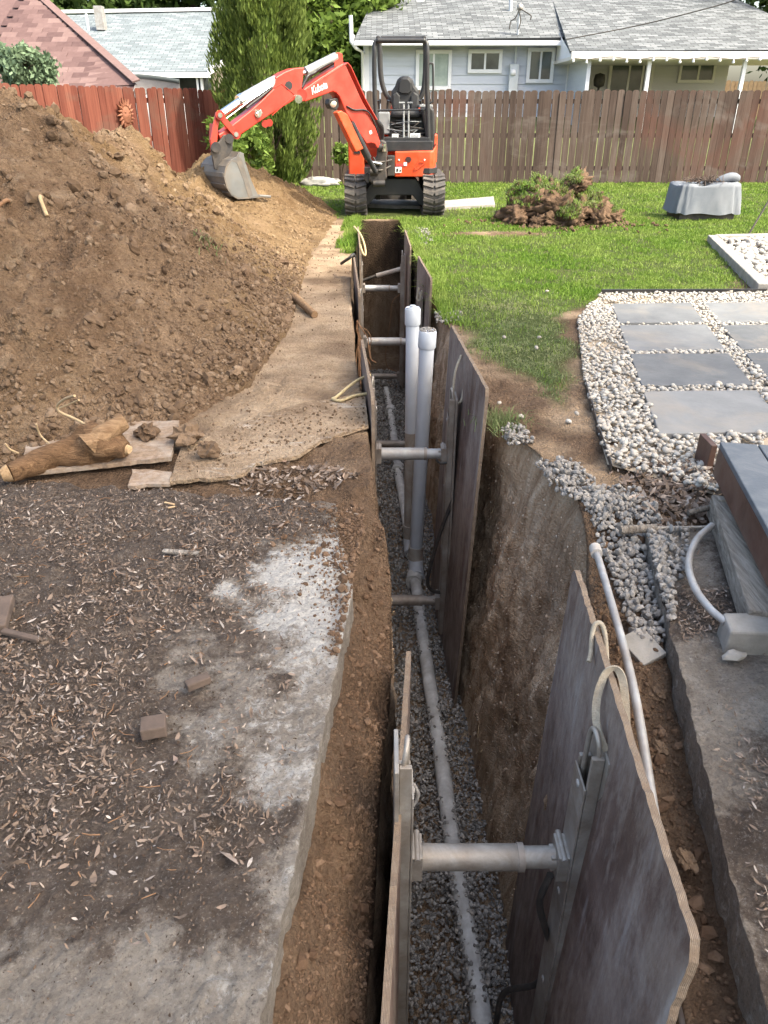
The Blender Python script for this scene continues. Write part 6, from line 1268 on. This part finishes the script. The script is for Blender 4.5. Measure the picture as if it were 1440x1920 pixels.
thing1(MB().tube([P(1290, 962, .03), P(1345, 948, .05)], .012, 8).build('branch', M['timber']), 'grey branch leaning on the timber beam end', 'branch')
q = P(1242, 913, .02); thing1(MB().box(q[0] - .03, q[0] + .04, q[1] - .012, q[1] + .012, 0, .035).build('wood_offcut', M['block']), 'small brown wood offcut on leaves below the pebbles', 'wood')
q = P(1200, 1240, -.08); o = MB().box(-.045, .045, -.06, .06, -.012, .012).build('broken_tile', M['concrete'], None, None, .003); o.location = (q[0] + .02, q[1] + .05, -.065); o.rotation_euler = (.2, -.25, .4); tag(o, 'broken grey tile half buried beside the conduit', 'tile')
for px, py, s, l in ((1232, 1290, .03, 'reddish dirt lump in the gap beside the right slab, upper one'), (1240, 1390, .025, 'dirt lump in the gap by the strap'), (1290, 1600, .03, 'brown dirt lump lowest in the gap beside the right slab')):
    q = P(px, py, -.08); o = bpy.data.objects.new('dirt_lump', big[int(rng.integers(5))]); col.objects.link(o); o.location = (q[0], q[1], -.10); o.scale = (s * .7, s * 1.1, s * .6); tag(o, l, 'dirt lump')
# ---------------------------------------------------------------- left foreground bits
def chunk(px, py, dx, dy, dz, rz, label, m='block', cat='wood', z=.02, rx=0):
    q = P(px, py, z); o = MB().box(-dx / 2, dx / 2, -dy / 2, dy / 2, 0, dz).build('wood_piece', M[m], None, None, .004); o.location = (q[0], q[1], z); o.rotation_euler = (rx, 0, rz); return tag(o, label, cat)
chunk(290, 1372, .065, .055, .035, .25, 'small square wood block lying in the leaf litter', z=.018)
chunk(340, 1038, .14, .022, .012, -.12, 'flat wood sliver on the slab near its far edge', 'timber')
chunk(6, 1158, .05, .16, .03, .25, 'brown wood piece cut off by the left edge', rx=.05); chunk(40, 1195, .02, .14, .015, 1.25, 'dark twig of wood near the left edge below the wood piece')
chunk(372, 1285, .07, .03, .025, .6, 'splintered bark fragment in the leaf litter'); chunk(520, 985, .05, .012, .01, .1, 'short dark stub of wood near the slab far edge')
chunk(318, 945, .05, .01, .006, -.4, 'tiny pale wood chip on the slab, left one', 'raw_wood'); chunk(322, 1085 - 133, .03, .008, .006, .4, 'tiny pale wood chip on the slab, right one', 'raw_wood')
# log with broken ends
lg = empty('log', P(120, 880), 0, 'peeled brown log with pale splintered ends on the plywood', 'log'); ll = Vector(lg.location)
def noisy(pts, rs, seed, n=20, k=6):
    c_ = catmull(pts, k); m = MB().tube(c_, list(np.interp(np.linspace(0, 1, len(c_)), np.linspace(0, 1, len(rs)), rs)), n); v = np.array([tuple(p) for p in m.v]); nz = fbm(v[:, 0] * 14, v[:, 1] * 14, v[:, 2] * 14, 3, seed); cen = np.array([tuple(min(c_, key=lambda q: (q - Vector(p)).length)) for p in v]); v = v + (v - cen) * (nz * .34)[:, None]; m.v = [tuple(p) for p in v]; return m
body = noisy([P(18, 886, .075), P(70, 868, .08), P(120, 850, .10), P(165, 836, .12), P(205, 836, .12), P(238, 842, .11)], [.042, .048, .062, .085, .080, .035], 5); o = fix_normals(body.build('trunk', M['log'], lg)); o.location = -ll
stub = noisy([P(165, 835, .15), P(195, 812, .19), P(233, 790, .22)], [.055, .042, .036], 6); o = fix_normals(stub.build('branch_stub', M['log'], lg)); o.location = -ll
for a, b, r in (((18, 886, .075), (2, 892, .07), .040), ((238, 842, .11), (244, 843, .11), .03)): o = noisy([P(*a), P(*b)], [r, r * .75], 8, 14, 3).build('split_end', M['raw_wood'], lg); o.location = -ll
for i, pts in enumerate(([(168, 800, .2), (140, 785, .22), (112, 772, .25), (108, 760, .28), (122, 748, .33), (140, 742, .38)], [(112, 765, .27), (130, 758, .3), (148, 750, .34)], [(95, 835, .1), (75, 815, .14), (68, 795, .2)], [(35, 850, .1), (18, 842, .13), (10, 832, .16)])): o = MB().tube(catmull([P(*p) for p in pts], 5), .006 if i < 1 else .0045, 6).build('root', M['root'], lg); o.location = -ll
# stray roots and twigs on the pile
for px, py, dx, dy, l in ((75, 368, 14, 40, 'pale root stub sticking from the scoop in the pile'), (10, 375, -18, 10, 'dark root poking from the pile at the left edge')):
    best = None
    for t in np.linspace(2.5, 9, 260):
        d = ray(px, py); x, y, z = d[0] * t, d[1] * t, CAM_H + d[2] * t
        if pile_h(np.array([x]), np.array([y]))[0] > z: best = Vector((x, y, z)); break
    if best: tag(MB().tube(catmull([best + Vector((0, .06, -.03)), best + Vector((.02, -.05, .0)), best + Vector((.06 if dx > 0 else -.1, -.10, -.10))], 5), .012, 8).build('root_stub', M['root'] if dx > 0 else M['root_d']), l, 'root')
# small grass tufts on the pile
for px, py, n, l in ((388, 455, 60, 'tiny grass tuft on the flank of the dirt pile'), (318, 275, 160, 'green sod scrap near the crest of the dirt pile')):
    d = ray(px, py); hit = None
    for t in np.linspace(3, 12, 500):
        x, y, z = d[0] * t, d[1] * t, CAM_H + d[2] * t
        if pile_h(np.array([x]), np.array([y]))[0] > z: hit = (x, y, z); break
    if hit: x = hit[0] + rng.normal(0, .06, n); y = hit[1] + rng.normal(0, .06, n); tag(blades('grass_tuft', x, y, pile_h(x, y), rng.uniform(.03, .08, n), np.full(n, .008), M['grass_dull'] if n < 100 else M['grass'], .9), l, 'grass', kind='stuff')
# ---------------------------------------------------------------- things on the lawn
sh_ = empty('sod_heap', (2.5, 11.6, 0), 0, 'heap of torn-up sod and brown soil on the lawn', 'sod heap'); sm_ = lump_meshes('sod_clump', M['soil_dark'], 6, subdiv(*ICO3), .8, (1, .8, .6), True, .15)
cl = [(-.45, -.1, .16, .36), (.0, -.25, .15, .38), (.45, -.15, .13, .34), (.78, .0, .09, .22), (-.62, -.35, .08, .2), (.1, -.5, .08, .22), (-.45, .1, .36, .24), (.02, .05, .34, .30), (.28, .02, .52, .22), (.5, .1, .28, .24), (-.15, -.5, .07, .16), (.55, -.42, .06, .16), (-.35, -.55, .05, .14), (-.2, .1, .40, .2)]
gp_ = []
for i, (a, b, c_, s) in enumerate(cl):
    o = bpy.data.objects.new('sod_clump', sm_[i % 6]); col.objects.link(o); o.parent = sh_; o.location = (a, b, c_); o.scale = (s, s, s); o.rotation_euler = (rng.normal(0, .25), rng.normal(0, .25), rng.uniform(0, 6.28))
    if i in (0, 2, 3, 5, 6, 7, 8, 9, 13):
        mw = Matrix.LocRotScale(o.location, o.rotation_euler, o.scale); vv = np.array([tuple(mw @ v.co) for v in o.data.vertices]); zc = (vv[:, 2] - c_) / s; kz = vv[(zc > (.12 if i > 5 else .25)) & (vv[:, 0] - a < (.5 * s if i != 8 else .1 * s))]
        if len(kz): gp_.append(np.repeat(kz, 14, 0) + rng.normal(0, .015, (len(kz) * 14, 3)))
gp_ = np.concatenate(gp_); kq = rng.uniform(0, 1, len(gp_)) < .4
for k_, m_g in ((kq, 'grass_dull'), (~kq, 'grass')): tag(blades('sod_grass', gp_[k_, 0], gp_[k_, 1], gp_[k_, 2], rng.uniform(.018, .055, k_.sum()), np.full(k_.sum(), .008), M[m_g], .8, sh_), kind='stuff')
n = 500; tag(lumps('sod_crumbs', np.stack([rng.normal(0, .6, n), rng.normal(-.35, .3, n), np.full(n, .02)], 1), rng.uniform(.01, .04, n), M['soil_dark'], sh_), kind='stuff')
fp = empty('covered_fire_pit', (4.76, 11.95, 0), 0, 'grey fabric-covered fire pit on the lawn with twigs on top', 'fire pit')
nS, nR = 64, 14; V = []; base8 = [(-.47, -.30), (-.30, -.36), (.30, -.36), (.47, -.28), (.47, .28), (.30, .36), (-.30, .36), (-.47, .28)]
per = []
for k in range(nS):
    t = k / nS * 8; i = int(t); f = t - i; a, b = base8[i], base8[(i + 1) % 8]; per.append((a[0] + (b[0] - a[0]) * f, a[1] + (b[1] - a[1]) * f))
for j in range(nR):
    tz = j / (nR - 1)
    for k, (a, b) in enumerate(per):
        z = .10 + .40 * min(1, tz / .78); sh = 1.0 - .10 * min(1, tz / .78) if tz < .78 else .90 * (1 - (tz - .78) / .22 * .98); w = .035 * math.sin(k * 1.1 + 2 * math.sin(k * .37) + 2 * tz) * (1 - .7 * tz) + .02 * math.sin(k * .53 + 1.3) + .012 * math.sin(k * 2.3 + 7 * tz); V.append((a * sh * (1 + w), b * sh * (1 + w), z + (.012 * math.sin(k * .8) if tz < .05 else 0) + (.03 * a + .02 * math.sin(k * .5) if tz >= .70 else 0) - (.03 * (tz - .78) / .22 if tz > .78 else 0)))
F = [(j * nS + k, j * nS + (k + 1) % nS, (j + 1) * nS + (k + 1) % nS, (j + 1) * nS + k) for j in range(nR - 1) for k in range(nS)]
fix_normals(mesh_np('fabric_cover', V, F, M['cover'], fp, True)); MB().box(-.40, .40, -.28, .28, 0.0, .12).build('base_frame', M['dark'], fp)
fix_normals(MB().tube(catmull([(.10, -.1, .50), (.28, -.12, .58), (.42, -.05, .56), (.44, .15, .50)], 5), [.03, .05, .06, .06, .06, .06, .06, .06, .06, .06, .06, .06, .05, .04, .03, .02], 8).build('fabric_fold', M['cover'], fp))
tw = MB()
for k in range(130): c_ = Vector((rng.normal(-.03, .13), rng.normal(0, .10), .52 + abs(rng.normal(0, .025)))); d = Vector((rng.normal(), rng.normal(), rng.normal(0, .35))).normalized() * rng.uniform(.03, .10); tw.tube([c_ - d, c_ + d], .005, 4)
tag(tw.build('twig_debris', M['block'], fp), kind='stuff')
sk = MB().tube([P(1403, 441, .0), PY(1446, 368, 10.4)], .012, 8).build('garden_stake', M['dark']); tag(sk, 'dark metal garden stake leaning at the right edge of the stone bed', 'stake')
wk = [P(690, 388)[:2], P(835, 394)[:2], P(928, 389)[:2], P(925, 373)[:2], P(835, 381)[:2], P(690, 378)[:2]]; tag(fix_normals(MB().prism(wk, lambda u, v: (u, v, -.02), lambda u, v: (u, v, .045)).build('concrete_path', M['concrete'])), kind='structure')
# ---------------------------------------------------------------- terracotta sun face on the left fence
sf = empty('sun_ornament', (-4.84, 15.57, 1.38), math.atan2(.874, .487) * 0 + math.radians(61), 'terracotta sun face ornament hung on the red fence', 'ornament'); sf.location = Vector((-4.84, 15.57, 1.36)) + Vector((.874, -.487, 0)) * .06
V = ICO3[0] * np.array([.125, .07, .165]); d = ICO3[0]
fr = d[:, 1] < 0
V[:, 1] -= fr * (.035 * np.exp(-((d[:, 0] / .16) ** 2 + ((d[:, 2] + .02) / .30) ** 2)) - .018 * np.exp(-(((np.abs(d[:, 0]) - .38) / .16) ** 2 + ((d[:, 2] - .28) / .11) ** 2)) + .014 * np.exp(-(((np.abs(d[:, 0]) - .38) / .25) ** 2 + ((d[:, 2] - .48) / .08) ** 2)) + .016 * np.exp(-(((np.abs(d[:, 0]) - .45) / .2) ** 2 + ((d[:, 2] + .12) / .2) ** 2)) + .02 * np.exp(-((d[:, 0] / .3) ** 2 + ((d[:, 2] + .75) / .12) ** 2)))
mesh_np('face', V, ICO3[1], M['terracotta'], sf, True)
for sx in (-1, 1): MB().lathe([(0, .014), (.012, .010), (.020, 0)], 10, (sx * .045, -.062, .045), (0, -1, 0)).build('eye', M['terracotta'], sf)
mo = MB().lathe([(0, .004), (.020, .003), (.028, -.006)], 14, (0, -.058, -.088), (0, -1, .2)).build('mouth', M['black'], sf); mo.scale = (1, 1, .8)
for k in range(18):
    a = 2 * math.pi * k / 18; L = .075 + .025 * (k % 2) + (.03 if math.sin(a) > .5 else 0); c_, s_ = math.cos(a), math.sin(a); bx, bz = c_ * .115, s_ * .155; tx, tz = c_ * (.115 + L), s_ * (.155 + L); px_q, pz_q = -s_ * .03, c_ * .03
    fix_normals(MB().add([(bx - px_q, -.03, bz - pz_q), (bx + px_q, -.03, bz + pz_q), (tx + px_q * .6, -.035, tz + pz_q * .6), (bx - px_q, .02, bz - pz_q), (bx + px_q, .02, bz + pz_q), (tx + px_q * .6, -.01, tz + pz_q * .6), (bx, -.055, bz)], [(0, 2, 6), (6, 2, 1), (0, 6, 1), (3, 4, 5), (0, 3, 5, 2), (1, 2, 5, 4), (0, 1, 4, 3)]).build('sun_ray', M['terracotta'], sf))
# neighbour's lawn rising behind the fence
gv = MB(); gv.add([(-9.6, 18.5, -.02), (12, 18.5, -.02), (12, 25.2, 1.25), (-9.6, 25.2, 1.25), (12, 45, 1.25), (-9.6, 45, 1.25)], [(0, 1, 2, 3), (3, 2, 4, 5)]); tag(fix_normals(gv.build('neighbour_lawn', M['field'])), kind='structure')
